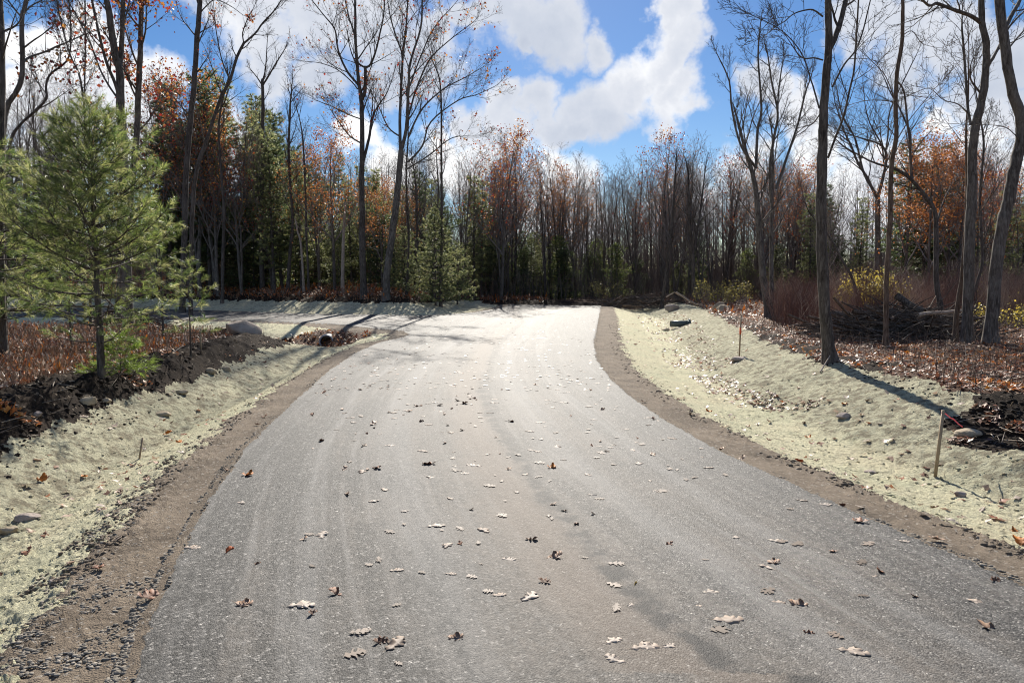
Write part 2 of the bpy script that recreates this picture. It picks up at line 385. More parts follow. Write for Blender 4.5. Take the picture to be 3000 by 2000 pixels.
def mat_rock(name, c0, c1, c2):
    m, n = new_mat(name); P = obj_co(n)
    a = n.noise(P, 3.0, 7, 0.65).outputs['Fac']; b = n.noise(P, 28, 4, .7).outputs['Fac']
    c = n.ramp(n.math('ADD', n.math('MULTIPLY', a, .7), n.math('MULTIPLY', b, .3)), [(.3, c0), (.5, c1), (.72, c2)])
    finish(n, c, rough=.85, bump=n.math('ADD', a, b), bstr=.5, bdist=.03, spec=.12 if 'clod' in name else .3); return m
M_rock = mat_rock('granite', (.19,.15,.125), (.34,.28,.24), (.48,.41,.36))
M_boul = mat_rock('brown_granite', (.22,.165,.12), (.36,.285,.225), (.50,.42,.345))
M_rockt = mat_rock('tan_stone', (.22,.17,.11), (.36,.29,.20), (.46,.39,.29))
M_gravel = mat_rock('gravel_stone', (.08,.07,.058), (.21,.185,.15), (.42,.37,.31))
M_clod = mat_rock('soil_clod', (.013,.010,.008), (.028,.020,.015), (.06,.044,.033))
def mat_plain(name, c, rough=.6, spec=.4, trans=0):
    m, n = new_mat(name); P = obj_co(n)
    k = n.ramp(n.noise(P, 14, 4).outputs['Fac'], [(.3, .75), (.7, 1.15)])
    finish(n, n.mix(1.0, c, k, 'MULTIPLY'), rough=rough, spec=spec, trans=trans); return m
M_stake = mat_plain('weathered_lath', (.34,.25,.16)); M_pink = mat_plain('pink_flagging', (.80,.22,.26), .5, .4, .3)
M_orange = mat_plain('orange_paint', (.75,.12,.04)); M_hdpe = mat_plain('black_plastic', (.016,.016,.018), .4)
M_rim = mat_plain('scuffed_plastic', (.30,.32,.36), .4); M_pipe2 = mat_plain('green_grey_plastic', (.10,.12,.11), .45)
M_wood = mat_plain('cut_wood', (.50,.38,.26), .8)

# ------------------------------------------------------------------ ground, road, shoulders, verges: one sheet split by surface
def zones(x, y, d):
    right, back, wfar = regions(x, y, d)
    jag = (fbm(x * 3, y * 3, 11, 4) - .5)
    dj = d + (fbm(x * 14, y * 14, 21, 3) - .5) * 0.05 + (fbm(x * 1.5, y * 1.5, 22, 2) - .5) * .05
    zone = np.full(x.shape, 4)
    bl = bL(y); br = bR(y)
    wsh = np.where(right, np.interp(y, [0, 10, 48], [.62, .72, .85]), .62) + jag * .42 + (fbm(x * 12, y * 12, 12, 3) - .5) * .25
    toeR = br + jag * .5; toeL = bl + jag * .45
    vR = d < toeR; vL = np.where(y > 21.0, d < 3.4 + jag * 1.2, d < toeL)
    vL = vL | ((y > 21.5) & (y < 24) & (x > -9.0 - jag) & (d < 5.5))
    vB = d < 3.1 + jag * 1.0
    verge = np.where(right, vR, np.where(back, vB, vL)) & ((wfar < .5) | (back & (x < -1)))
    zone[verge] = 2
    bermR = right & ~vR & (d < br + np.interp(y, [0, 11, 14, 18], [3.0, 2.4, 1.0, .7]) + jag * 1.4) & (y < 60) & ((fbm(x * 1.1, y * 1.1, 97, 3) > .5) | ((y > 12.2) & (y < 14)))
    bermL = ~right & ~back & ~vL & (d < toeL + 1.15 + jag * .5) & (y < 22)
    bermF = (wfar > .3) & (d < 2.6 + jag) & (x > -2)
    bermB = back & ~vB & (d < 4.6 + jag * 2)
    zone[bermR | bermL | bermF | bermB] = 3
    # leaf filled hollow at the culvert, bare earth on the right bank
    pitm = np.exp(-(((x - PIPE[0] - .1) / 3.0) ** 2 + ((y - PIPE[1] + .0) / 1.6) ** 2)) + jag * .35 > .5
    zone[pitm & ~right & ~back & (d > .45)] = 4
    rp = np.exp(-(((x - 6.3) / 1.5) ** 2 + ((y - 8.4) / 1.2) ** 2)) + jag * .4 > .52
    zone[rp & right] = 3
    zone[(d < wsh) & ~((~right) & (x < -8))] = 1
    zone[(d < .3 + jag * .2) & (~right) & (x <= -8)] = 1
    zone[dj < 0] = 0
    return zone
def build_ground():
    fine = np.concatenate([np.arange(-64, -43, .3), np.arange(-43.0, 43.01, 0.088), np.arange(43.3, 64.1, .3)])
    coarse = np.concatenate([np.arange(67, 180, 3.0), np.arange(180, 293.1, 3.0)])
    ang = np.radians(np.concatenate([fine, coarse])); na = len(ang)
    r = np.concatenate([[0.05, .4, .8], np.geomspace(1.3, 85, 640), np.geomspace(88, 3000, 26)]); nr = len(r)
    A, R_ = np.meshgrid(ang, r); X = R_ * np.sin(A); Y = R_ * np.cos(A)
    x = X.ravel(); y = Y.ravel()
    d = road_dist(x, y); z = terr(x, y, True, d)
    right, back, wfar = regions(x, y, d)
    zone = zones(x, y, d)
    dj = d + (fbm(x * 14, y * 14, 21, 3) - .5) * 0.05 + (fbm(x * 1.5, y * 1.5, 22, 2) - .5) * .05
    bl = bL(y); br = bR(y)
    # real relief for every surface
    cl = lambda k, sx, s: np.maximum(0, fbm(x * sx, y * sx, s, 3) - .5) * k
    fade = np.clip(1.2 - np.hypot(x, y) / 120, 0, 1)
    relief = np.zeros_like(x)
    relief += np.where(zone == 1, (fbm(x * 18, y * 18, 31, 3) - .5) * .035 + cl(.05, 30, 38) * (fbm(x * 2, y * 2, 39, 2) > .5), 0)
    relief += np.where(zone == 2, (fbm(x * 9, y * 9, 32, 4) - .5) * .045 + cl(.06, 30, 33), 0)
    toe_ = np.where(right, br, bl); kk = np.where((~right & (y > 19.5)) | (wfar > 0), .6, sst(d, toe_ - .05, toe_ + .5)) * np.where(right, .6, 1)
    relief += np.where(zone == 3, ((fbm(x * 4.5, y * 4.5, 34, 5) - .45) * .24 + cl(.12, 15, 35)) * kk, 0)
    relief += np.where(zone == 4, (fbm(x * 5, y * 5, 36, 4) - .5) * .12 + cl(.07, 16, 37), 0)
    z = z + relief * fade * sst(d, 0, .5)
    z = np.where(zone == 0, 0.028 + (fbm(x * 1.1, y * 1.1, 40, 2) - .5) * .008, z)
    z = np.where((zone != 0), z + .024 * (1 - sst(dj, 0, .09)), z)
    vs = np.stack([x, y, z], 1)
    i, j = np.meshgrid(np.arange(nr - 1), np.arange(na), indexing='ij'); i = i.ravel(); j = j.ravel(); j2 = (j + 1) % na
    q = np.stack([i * na + j, i * na + j2, (i + 1) * na + j2, (i + 1) * na + j], 1)[:, ::-1]
    fz = zone[q[:, 0]]
    lane = x - (xl(y) + xr(y)) / 2
    sidem = (x < -3.2) & (y > 20)
    lane = np.where(sidem, (side_y(x) - y) * .8, lane)
    tp_ = np.array([onZ(a * V, b * V)[:2] for a, b in ((1690, 1560), (1600, 1480), (1450, 1370), (1330, 1230), (1220, 1100), (1150, 1000), (1110, 900), (1140, 800), (1200, 740))])
    track = np.where(sidem, 9, x - np.interp(y, tp_[:, 1], tp_[:, 0], left=tp_[0, 0] + .3))
    thin = np.where(back, .7, sst(d / np.where(right, br, bl), .52, .66)) * .9
    side_face = sidem[q[:, 0]]
    defs = [('road', (fz == 0) & ~side_face, M_asph), ('side_road', (fz == 0) & side_face, M_asph), ('road_shoulder', fz == 1, M_should),
            ('verge', fz == 2, M_verge), ('soil_bank', fz == 3, M_berm), ('ground', fz == 4, M_floor)]
    for name, sel, mat in defs:
        f = q[sel]; used, inv = np.unique(f, return_inverse=True)
        o = mesh_uniform(name, vs[used], inv.reshape(-1, 4), mat, smooth=True, attrs={'lane': lane[used], 'track': track[used]} if 'road' in name else ({'thin': thin[used]} if name == 'verge' else None))
        tag(o, kind='structure')
build_ground()

# ------------------------------------------------------------------ tubes and growth
class Tubes:
    def __init__(s): s.b = {}
    def add(s, pts, rads, sides): s.b.setdefault((len(pts), sides), []).append((pts, rads))
    def arrays(s):
        V_, Fc = [], []; base = 0
        for (n, k), lst in s.b.items():
            P = np.array([a for a, _ in lst], float); R = np.array([b for _, b in lst], float); B = len(lst)
            T = np.gradient(P, axis=1); T /= np.linalg.norm(T, axis=2, keepdims=True) + 1e-9
            mt = T.mean(axis=1); ref = np.where(np.abs(mt[:, 2:3]) > .8, np.array([[1., 0, 0]]), np.array([[0, 0, 1.]]))
            ref = np.repeat(ref[:, None, :], n, 1)
            Aa = np.cross(T, ref); Aa /= np.linalg.norm(Aa, axis=2, keepdims=True) + 1e-9
            Bb = np.cross(T, Aa); th = np.arange(k) * 2 * math.pi / k
            ring = P[:, :, None, :] + R[:, :, None, None] * (Aa[:, :, None, :] * np.cos(th)[None, None, :, None] + Bb[:, :, None, :] * np.sin(th)[None, None, :, None])
            V_.append(ring.reshape(-1, 3))
            b, i, j = np.meshgrid(np.arange(B), np.arange(n - 1), np.arange(k), indexing='ij')
            v0 = base + (b * n + i) * k; j2 = (j + 1) % k
            Fc.append(np.stack([v0 + j, v0 + j2, v0 + k + j2, v0 + k + j], -1).reshape(-1, 4))
            base += B * n * k
        return np.concatenate(V_), np.concatenate(Fc)
    def build(s, name, mat, parent=None, tint=None):
        if not s.b: return None
        v, f = s.arrays()
        return mesh_uniform(name, v, f, mat, parent, smooth=True, tint=(np.tile(tint, (len(v), 1)) if tint is not None else None))

def rot_about(d, ang, az):
    d = norm(d); a = (0, 0, 1) if abs(d[2]) < .9 else (1, 0, 0)
    u = norm((d[1] * a[2] - d[2] * a[1], d[2] * a[0] - d[0] * a[2], d[0] * a[1] - d[1] * a[0]))
    v = (d[1] * u[2] - d[2] * u[1], d[2] * u[0] - d[0] * u[2], d[0] * u[1] - d[1] * u[0])
    s, c = math.sin(ang), math.cos(ang); ca, sa = math.cos(az), math.sin(az)
    return norm(tuple(d[i] * c + (u[i] * ca + v[i] * sa) * s for i in range(3)))
SIDES = [9, 6, 4, 3, 3, 3]
def grow(T, tips, rng, p, d, L, r, lev, P, trunk=None):
    n = P['n'][lev]; seg = L / n; pts = [p]; rads = [r]; dirs = [d]; wd = P['w'][lev]; up = P['up'][lev]; tp = P['tp']
    for i in range(1, n + 1):
        d = norm((d[0] + rng.uniform(-wd, wd), d[1] + rng.uniform(-wd, wd), d[2] + rng.uniform(-wd, wd) + up))
        p = (p[0] + d[0] * seg, p[1] + d[1] * seg, p[2] + d[2] * seg)
        pts.append(p); rads.append(r * (1 - (1 - tp) * i / n)); dirs.append(d)
    (trunk if (trunk is not None and lev == 0) else T).add(pts, rads, SIDES[lev])
    if lev >= P['max']:
        tips.append((p, d)); tips.append((pts[max(1, n - 1)], d)); return
    k = P['kids'][lev]; k = k if lev else k; az = rng.uniform(0, 6.28)
    for j in range(k):
        t = P['t0'][lev] + (1 - P['t0'][lev]) * (j + rng.random()) / k
        f = t * n; i = min(int(f), n - 1); g = f - i
        q = tuple(pts[i][m] + (pts[i + 1][m] - pts[i][m]) * g for m in range(3)); rr = rads[i] + (rads[i + 1] - rads[i]) * g
        az += 2.4 + rng.uniform(-.5, .5)
        nd = rot_about(dirs[i + 1], P['ang'][lev] * rng.uniform(.65, 1.3), az)
        L2 = L * P['lr'][lev] * (1.2 - .75 * t) * rng.uniform(.65, 1.25)
        grow(T, tips, rng, q, nd, L2, max(P['rmin'], min(rr * .62, r * .5)), lev + 1, P, trunk)
def leaves(name, pts, size, cols, mat, parent, rng, spread=.12, wts=None, hang=False):
    P = np.array(pts, float); n = len(P)
    r = np.random.default_rng(rng.randrange(1 << 30))
    P = P + r.normal(0, spread, (n, 3)); s = size * r.uniform(.6, 1.25, n)[:, None]
    a = r.normal(0, 1, (n, 3)); a /= np.linalg.norm(a, axis=1, keepdims=True)
    b = r.normal(0, 1, (n, 3)); b -= (b * a).sum(1, keepdims=True) * a; b /= np.linalg.norm(b, axis=1, keepdims=True)
    c = np.cross(a, b)
    q = np.stack([P - a * s * .5, P + b * s * .38 + c * s * .12 - a * s * .05, P + a * s * .5, P - b * s * .38 + c * s * .12 - a * s * .05], 1)
    f = np.arange(n)[:, None] * 4
    fa = np.concatenate([f + np.array([[0, 1, 2]]), f + np.array([[0, 2, 3]])])
    cols = np.array(cols); idx = r.choice(len(cols), n, p=wts)
    t = np.repeat((cols[idx] * r.uniform(.65, 1.35, (n, 1))), 4, 0)
    return mesh_uniform(name, q.reshape(-1, 3), fa, mat, parent, tint=t)

RUST = [(.32,.11,.035), (.46,.19,.05), (.22,.07,.03), (.52,.25,.07)]
REDS = [(.30,.035,.025), (.40,.08,.03), (.18,.03,.03)]
ORNG = [(.50,.21,.06), (.42,.15,.045), (.34,.12,.04)]
YELL = [(.58,.44,.07), (.46,.36,.08), (.34,.30,.09)]

# ------------------------------------------------------------------ background bare trees (prototypes 13 m tall)
def bare_proto(seed, H=13.0, r0=.13, spread=.5, leafcols=None, nleaf=0, dense=1.0, label='', group=''):
    rng = random.Random(seed); T = Tubes(); TR = Tubes(); tips = []
    P = dict(n=[9, 7, 5, 3, 3], w=[.05, .13, .18, .22, .25], up=[.02, .07, .06, .05, .03], tp=.16, max=4, kids=[int(12 * dense), 7, 4, 3, 0],
             t0=[.27, .2, .2, .2], ang=[spread * 1.35, .65, .7, .7], lr=[.46, .52, .48, .5], rmin=.008)
    root = empty('bare_tree', (0, 0, 0), label, 'tree', group)
    grow(T, tips, rng, (0, 0, -.3), (rng.uniform(-.03, .03), rng.uniform(-.03, .03), 1), H * .97, r0, 0, P, TR)
    if rng.random() < .6:                      # a second leader
        grow(T, tips, rng, (rng.uniform(-.1, .1), rng.uniform(-.1, .1), -.2), norm((rng.uniform(-.13, .13), rng.uniform(-.1, .1), 1)), H * .8, r0 * .7, 0, dict(P, kids=[8, 5, 4, 2, 0]), TR)
    TR.build('trunk', M_bark if seed % 2 else M_barkd, root); T.build('crown', M_twig, root)
    if leafcols:
        hi = [t[0] for t in tips if t[0][2] > H * .35]
        pick = [rng.choice(hi) for _ in range(nleaf)]
        if nleaf > 900: pick = [t for t in pick]
        leaves('leaves', pick, .13, leafcols, M_leaf, root, rng, .22)
    return root
PROTO = {}
def far_away(o): o.location = (0, 0, -500)
bare = [bare_proto(100 + i, spread=(.42, .55, .38, .5, .62, .45)[i % 6], leafcols=(None, RUST, None, RUST, None, None)[i % 6], nleaf=(0, 50, 0, 60, 0, 0)[i % 6], dense=(1, 1.2, .9, 1.1, 1, 1.2)[i % 6]) for i in range(8)]
rusty = [bare_proto(200 + i, H=11, spread=.5, leafcols=(RUST + ORNG, REDS + RUST, ORNG)[i % 3], nleaf=(1500, 1100, 2300)[i % 3]) for i in range(4)]

# ------------------------------------------------------------------ conifers
def needles(name, shoots, nper, nl, nw, cols, mat, parent, seed, back=.14, spreadang=.75):
    r = np.random.default_rng(seed); S = np.array([(*a, *b) for a, b in shoots], float); n = len(S)
    P = np.repeat(S[:, :3], nper, 0); D = np.repeat(S[:, 3:], nper, 0); m = n * nper
    P = P - D * (r.random((m, 1)) ** 1.2) * back
    rn = r.normal(0, 1, (m, 3)); rn -= (rn * D).sum(1, keepdims=True) * D; rn /= np.linalg.norm(rn, axis=1, keepdims=True)
    a = r.uniform(.25, spreadang, (m, 1)); dv = D * np.cos(a) + rn * np.sin(a)
    sd_ = np.cross(dv, r.normal(0, 1, (m, 3))); sd_ /= np.linalg.norm(sd_, axis=1, keepdims=True)
    l = nl * r.uniform(.7, 1.15, (m, 1)); dro = np.array([[0, 0, -1.]]) * l * .12
    q = np.stack([P - sd_ * nw, P + sd_ * nw, P + dv * l + dro], 1).reshape(-1, 3)
    cols = np.array(cols); ci = r.choice(len(cols), n); tn = cols[ci] * r.uniform(.6, 1.4, (n, 1))
    t = np.repeat(tn, nper * 3, 0)
    return mesh_uniform(name, q, np.arange(m * 3).reshape(-1, 3), mat, parent, tint=t)
def conifer(name, seed, H, r0, prof, z0, dz, nb, nper, nl, nw, cols, label='', cat='tree', group='', twig_sp=.1, twl=.34, mat=None, lean=(0, 0), upc=.35, dead=0, nseg=8, back=.14, el0=-.02, sparse=0, irr=.72):
    """prof(t) gives branch length at relative height t"""
    rng = random.Random(seed); T = Tubes(); TR = Tubes(); shoots = []
    root = empty(name, (0, 0, 0), label, cat, group)
    pts = []; nn = 14
    for i in range(nn + 1):
        t = i / nn; pts.append((lean[0] * t * t + rng.uniform(-.01, .01) * H * .3, lean[1] * t * t + rng.uniform(-.01, .01) * H * .3, -.15 + (H + .15) * t))
    TR.add(pts, [r0 * (1 - .93 * (i / nn)) * (1.25 if i == 0 else 1) for i in range(nn + 1)], 9)
    def tp(z):
        f = max(0, min(nn - 1e-3, (z + .15) / (H + .15) * nn)); i = int(f); g = f - i
        return tuple(pts[i][k] + (pts[i + 1][k] - pts[i][k]) * g for k in range(3))
    z = z0
    while z < H * .985:
        t = z / H; L0 = prof(t); az = rng.uniform(0, 6.28); kk = max(3, int(nb * (1 if t < .9 else .7) * (.35 if z < sparse else 1) + rng.uniform(-.6, .9)))
        for j in range(kk):
            a = az + j * 6.283 / kk + rng.uniform(-.3, .3); L = L0 * rng.uniform(irr, 1.15)
            if L < .05: continue
            p = tp(z + rng.uniform(-.04, .04) * dz * 4); el = (el0 if z >= sparse else 0) + .75 * max(0, t - .35) + rng.uniform(-.12, .12)
            d = norm((math.cos(a), math.sin(a), el)); bp = [p]; n = nseg
            for i in range(n):
                d = norm((d[0] + rng.uniform(-.07, .07), d[1] + rng.uniform(-.07, .07), d[2] + upc / n * (0.3 + i / n * 1.7) + rng.uniform(-.05, .05)))
                p = (p[0] + d[0] * L / n, p[1] + d[1] * L / n, p[2] + d[2] * L / n); bp.append(p)
            rb = max(.004, .011 * L + .004) * (H / 5) ** .4
            T.add(bp, [rb * (1 - .8 * i / n) for i in range(n + 1)], 4)
            s = L * .22; side = 1
            while s < L:
                f = s / L * n; i = min(int(f), n - 1); g = f - i
                q = tuple(bp[i][k] + (bp[i + 1][k] - bp[i][k]) * g for k in range(3)); dd = norm(tuple(bp[i + 1][k] - bp[i][k] for k in range(3)))
                lat = norm((-dd[1] * side, dd[0] * side, rng.uniform(-.4, .7)))
                td = norm(tuple(dd[k] * .75 + lat[k] * rng.uniform(.6, 1.0) for k in range(3)))
                tl = (twl * L * (1 - .75 * s / L) + .07 * nl / .1) * rng.uniform(.6, 1.25)
                e = tuple(q[k] + td[k] * tl for k in range(3)); e = (e[0], e[1], e[2] + tl * .12)
                T.add([q, e], [rb * .35, rb * .15], 3)
                shoots.append((e, td))
                ns = int(tl / (nl * 1.0))
                for m in range(ns):
                    u = (m + .6) / (ns + .3); b = tuple(q[k] + (e[k] - q[k]) * u for k in range(3))
                    sd2 = norm(tuple(td[k] * .7 + rng.uniform(-.75, .75) for k in range(3))); e2 = tuple(b[k] + sd2[k] * nl * .9 for k in range(3))
                    shoots.append((e2, sd2))
                side = -side; s += twig_sp * rng.uniform(.7, 1.4) * (2.4 if z < sparse else 1)
            shoots.append((bp[-1], dd)); shoots.append((tuple(bp[-1][k] + dd[k] * nl * .4 for k in range(3)), dd))
        z += dz * rng.uniform(.75, 1.25) * (1 - .35 * t)
    shoots.append((pts[-1], (0, 0, 1)))
    for i in range(dead):                                            # dead lower limbs
        zz = rng.uniform(.6, z0); a = rng.uniform(0, 6.28); L = rng.uniform(.4, 1.3)
        p = tp(zz); T.add([p, (p[0] + math.cos(a) * L * .5, p[1] + math.sin(a) * L * .5, p[2] + rng.uniform(-.05, .1)), (p[0] + math.cos(a) * L, p[1] + math.sin(a) * L, p[2] + rng.uniform(-.2, .3))], [.014, .009, .003], 3)
    TR.build('trunk', mat or M_barkd, root); T.build('crown', M_barkd, root)
    needles('foliage', shoots, nper, nl, nw, cols, M_needle, root, seed, back)
    return root
GREEN = [(.12,.155,.042), (.165,.195,.055), (.07,.105,.032), (.28,.28,.12)]
DGREEN = [(.06,.085,.035), (.085,.11,.045), (.11,.125,.05), (.05,.07,.03)]
MGREEN = [(.15,.17,.075), (.20,.21,.09), (.11,.13,.06), (.25,.25,.12)]
wide = lambda a, b: (lambda t: a * max(0.04, (1 - t)) ** .75 * (1 if t > .3 else .8) + b)
tall = [conifer('pine_tree', 300 + i, 13.0, .17, (lambda t: 2.4 * max(.05, 1 - t) ** .4 * (.72 + .28 * math.sin(t * 19 + 1))), 2.2, .60, 6, 16, .30, .022,
                (DGREEN, MGREEN)[i % 2], twig_sp=.26, twl=.36, upc=.25, dead=14, nseg=5, back=.22, irr=.22) for i in range(4)]
low = [conifer('hemlock_tree', 330 + i, 7.0, .07, (lambda t: 2.1 * max(.03, 1 - t) ** .45 * (.8 + .3 * math.sin(t * 17)) + .05), .35, .36, 7, 13, .20, .015,
                (MGREEN, GREEN, DGREEN)[i % 3], twig_sp=.19, twl=.42, upc=.12, nseg=5, back=.18, irr=.2) for i in range(3)]

# ------------------------------------------------------------------ planting the woods
R = random.Random(7)
placed = []
used_first = set()
def plant(proto, x, y, top_z, Hp, label, group, cat='tree', wide_=1.0):
    z = gz(x, y); s = max(.25, (top_z - z) / Hp)
    sc = (s * wide_, s * wide_, s)
    if id(proto) not in used_first:
        used_first.add(id(proto)); proto.location = (x, y, z - .05); proto.rotation_euler = (0, 0, R.uniform(0, 6.28)); proto.scale = sc
        proto['label'] = label; proto['group'] = group; proto['category'] = cat; o = proto
    else:
        o = dup(proto, (x, y, z - .05), R.uniform(0, 6.28), sc, label, group, (R.uniform(-.03, .03), R.uniform(-.03, .03)))
    placed.append((x, y)); return o
def free(x, y, m): return all((x - a) ** 2 + (y - b) ** 2 > m * m for a, b in placed[-60:])
def band(protos, n, vx0, vx1, d0, d1, top_fn, Hp, label, group, mind=1.2, wide_=1.0, jit=.12):
    k = 0; tries = 0
    while k < n and tries < n * 30:
        tries += 1
        vx = R.uniform(vx0, vx1); D = d0 + (d1 - d0) * R.random() ** 1.1
        x, y, _ = atY(vx * V, 816, D)
        if not free(x, y, mind) or road_dist(np.array([x]), np.array([y]))[0] < 3.5: continue
        vy = top_fn(vx) ; vy = 640 - (640 - vy) * (1 + R.uniform(-jit * 1.6, jit * .5))
        tz = atY(vx * V, vy * V, y)[2]
        plant(R.choice(protos), x, y, tz, Hp, label, group, wide_=wide_); k += 1
def prof(pts):
    X = [p[0] for p in pts]; Yy = [p[1] for p in pts]
    return lambda v: float(np.interp(v, X, Yy))
pinetop = prof([(0, 260), (150, 300), (300, 240), (430, 200), (520, 175), (580, 200), (700, 330), (800, 380), (900, 390), (1000, 400), (1100, 390), (1200, 450), (1330, 520), (1500, 560), (1700, 540), (1850, 430), (1960, 420), (2060, 320), (2180, 300), (2352, 440)])
baretop = prof([(0, 180), (300, 130), (500, 200), (640, 230), (700, 260), (800, 300), (900, 300), (1000, 330), (1110, 290), (1200, 290), (1280, 330), (1340, 400), (1380, 350), (1450, 350), (1510, 310), (1600, 310), (1700, 330), (1800, 300), (1900, 400), (2000, 350), (2352, 300)])
rusttop = prof([(0, 180), (240, 60), (420, 60), (500, 260), (740, 280), (820, 330), (900, 420), (1000, 380), (1100, 380), (1150, 280), (1200, 300), (1320, 360), (1390, 340), (1450, 350), (1520, 290), (1560, 300), (1700, 330), (1790, 320), (1900, 420), (2080, 300), (2180, 310), (2300, 330)])
band(tall[:2], 20, 380, 700, 43, 62, pinetop, 13, 'tall dark evergreen with bare lower trunk in the woods behind the side road', 'tall evergreens behind the side road', 1.6)
band(tall[1:], 22, 560, 1120, 46, 68, pinetop, 13, 'grey-green evergreen among the bare trees left of the road end', 'evergreens left of the road end', 1.8)
band(low, 22, 420, 1130, 44, 56, prof([(400, 470), (1130, 500)]), 7, 'bushy low evergreen under the tall trees behind the side road', 'low evergreens behind the side road', 1.5, 1.15, .3)
band(low, 24, 1080, 1480, 54, 64, prof([(1080, 530), (1480, 565)]), 7, 'small soft evergreen in the thicket beyond the road end', 'low evergreens beyond the road end', 1.2, 1.1, .25)
band(low + tall[:1], 9, 1480, 1950, 50, 66, prof([(1480, 560), (1950, 500)]), 8, 'dim evergreen deep in the woods right of the road end', 'evergreens deep in the right-hand woods', 1.6, 1.1, .3)
band(tall[1:3], 4, 1830, 1980, 48, 58, prof([(1830, 440), (1980, 420)]), 13, 'dark pine standing behind the large leaning trunks on the right', 'pines in the right-hand woods', 1.5)
band(tall[2:], 4, 2060, 2200, 36, 44, pinetop, 13, 'broad dark green pine behind the brush pile', 'broad pines behind the brush pile', 1.3, 1.35)
band(tall, 5, 2230, 2420, 34, 50, prof([(2230, 460), (2420, 420)]), 13, 'dark pine at the right end of the woods', 'pines at the right end of the woods', 1.5)
band(tall[:2] + low[2:], 10, -60, 400, 46, 62, pinetop, 13, 'dark evergreen seen behind the young pine on the left', 'evergreens behind the young pine', 1.6)
band(bare, 28, 1110, 1500, 54, 74, baretop, 14.4, 'slender bare tree in the wall of woods beyond the road end', 'bare trees beyond the road end', .9)
band(bare, 32, 1490, 1900, 46, 72, baretop, 14.4, 'bare purplish-grey tree in the dense woods right of the road end', 'bare trees right of the road end', .9)
band(bare, 26, 1880, 2420, 36, 66, baretop, 14.4, 'thin bare tree in the woods behind the reddish thicket', 'bare trees behind the reddish thicket', 1.1)
band(bare, 26, 430, 1120, 45, 70, baretop, 14.4, 'bare tree mixed into the evergreens behind the side road', 'bare trees behind the side road', 1.0)
band(bare, 16, -80, 430, 40, 64, baretop, 14.4, 'bare tree showing above the young pine on the left', 'bare trees behind the young pine', 1.0)
band(rusty[:2], 5, 1120, 1330, 56, 64, rusttop, 12.2, 'tree holding dark red leaves beyond the road end', 'red-leaved trees beyond the road end', 1.0, jit=.05)
band([rusty[1], rusty[3], rusty[0]], 7, 1370, 1860, 52, 62, rusttop, 12.2, 'oak holding rusty brown leaves in the right-hand woods', 'rusty oaks in the right-hand woods', 1.0, jit=.1)
band([rusty[2]], 5, 2080, 2220, 33, 36, rusttop, 12.2, 'orange-leaved tree in front of the broad pines on the right', 'orange trees in front of the broad pines', 1.0, jit=.04)
band([rusty[1]], 3, 2240, 2400, 34, 44, rusttop, 12.2, 'red-brown leaved tree at the right end of the woods', 'red-brown trees at the right end', 1.0)
band([rusty[0], rusty[3]], 4, 730, 1010, 44, 52, rusttop, 12.2, 'tree with orange leaves left of the road end', 'orange-leaved trees left of the road end', 1.0)
band([rusty[1], rusty[3]], 8, 60, 470, 30, 46, rusttop, 12.2, 'maple with sparse red leaves above the young pine', 'red maples above the young pine', 1.2)
band([rusty[1], rusty[3]], 3, 430, 560, 40, 46, prof([(430, 260), (560, 300)]), 11, 'orange-leaved tree between the dark evergreens', 'orange-leaved trees between the dark evergreens', 1.0)
for vx_, D_, vt_, lab_ in ((768, 42, 268, 'orange-topped tree left of the tall dark-barked bare tree'), (878, 42, 415, 'low orange-leaved tree showing between the two tallest bare trees'), (1150, 50, 275, 'tree with a dark red top just left of the road end')):
    x_, y_, _z = atY(vx_ * V, 816, D_); plant(rusty[1] if vx_ == 1150 else rusty[2], x_, y_, atY(vx_ * V, vt_ * V, D_)[2], 12.2, lab_, 'single coloured trees near the road end')
for p_ in bare + rusty + tall + low:
    if id(p_) not in used_first:
        for ch in list(p_.children): bpy.data.objects.remove(ch)
        bpy.data.objects.remove(p_)

# far wood that reads as one mass
def far_wood():
    rng = random.Random(5); T = Tubes()
    for i in range(950):
        a = rng.uniform(-52, 52); D = rng.uniform(74, 130); x = math.sin(rad(a)) * D / math.cos(rad(a)) * .9; y = D
        z = gz(x, y); H = rng.uniform(7, 13.5) * (D / 90); r = rng.uniform(.05, .13)
        lx, ly = rng.uniform(-.6, .6), rng.uniform(-.6, .6)
        T.add([(x, y, z - .3), (x + lx * .5, y + ly * .5, z + H * .5), (x + lx, y + ly, z + H)], [r, r * .6, r * .1], 3)
        for j in range(16):
            t = rng.uniform(.12, .95); b = (x + lx * t, y + ly * t, z + H * t); aa = rng.uniform(0, 6.28); L = rng.uniform(1, 3.2) * (1.2 - t)
            e = (b[0] + math.cos(aa) * L * .7, b[1] + math.sin(aa) * L * .7, b[2] + L * .9)
            T.add([b, e], [.03, .008], 3)
            for m in range(4):
                u = rng.uniform(.2, 1); c = tuple(b[k] + (e[k] - b[k]) * u for k in range(3))
                T.add([c, (c[0] + rng.uniform(-.7, .7), c[1] + rng.uniform(-.7, .7), c[2] + rng.uniform(.2, 1.1))], [.013, .005], 3)
    o = T.build('distant_woods', M_twig); tag(o, 'distant bare grey woods filling the gaps behind the nearer trees', 'woods', kind='stuff')
far_wood()
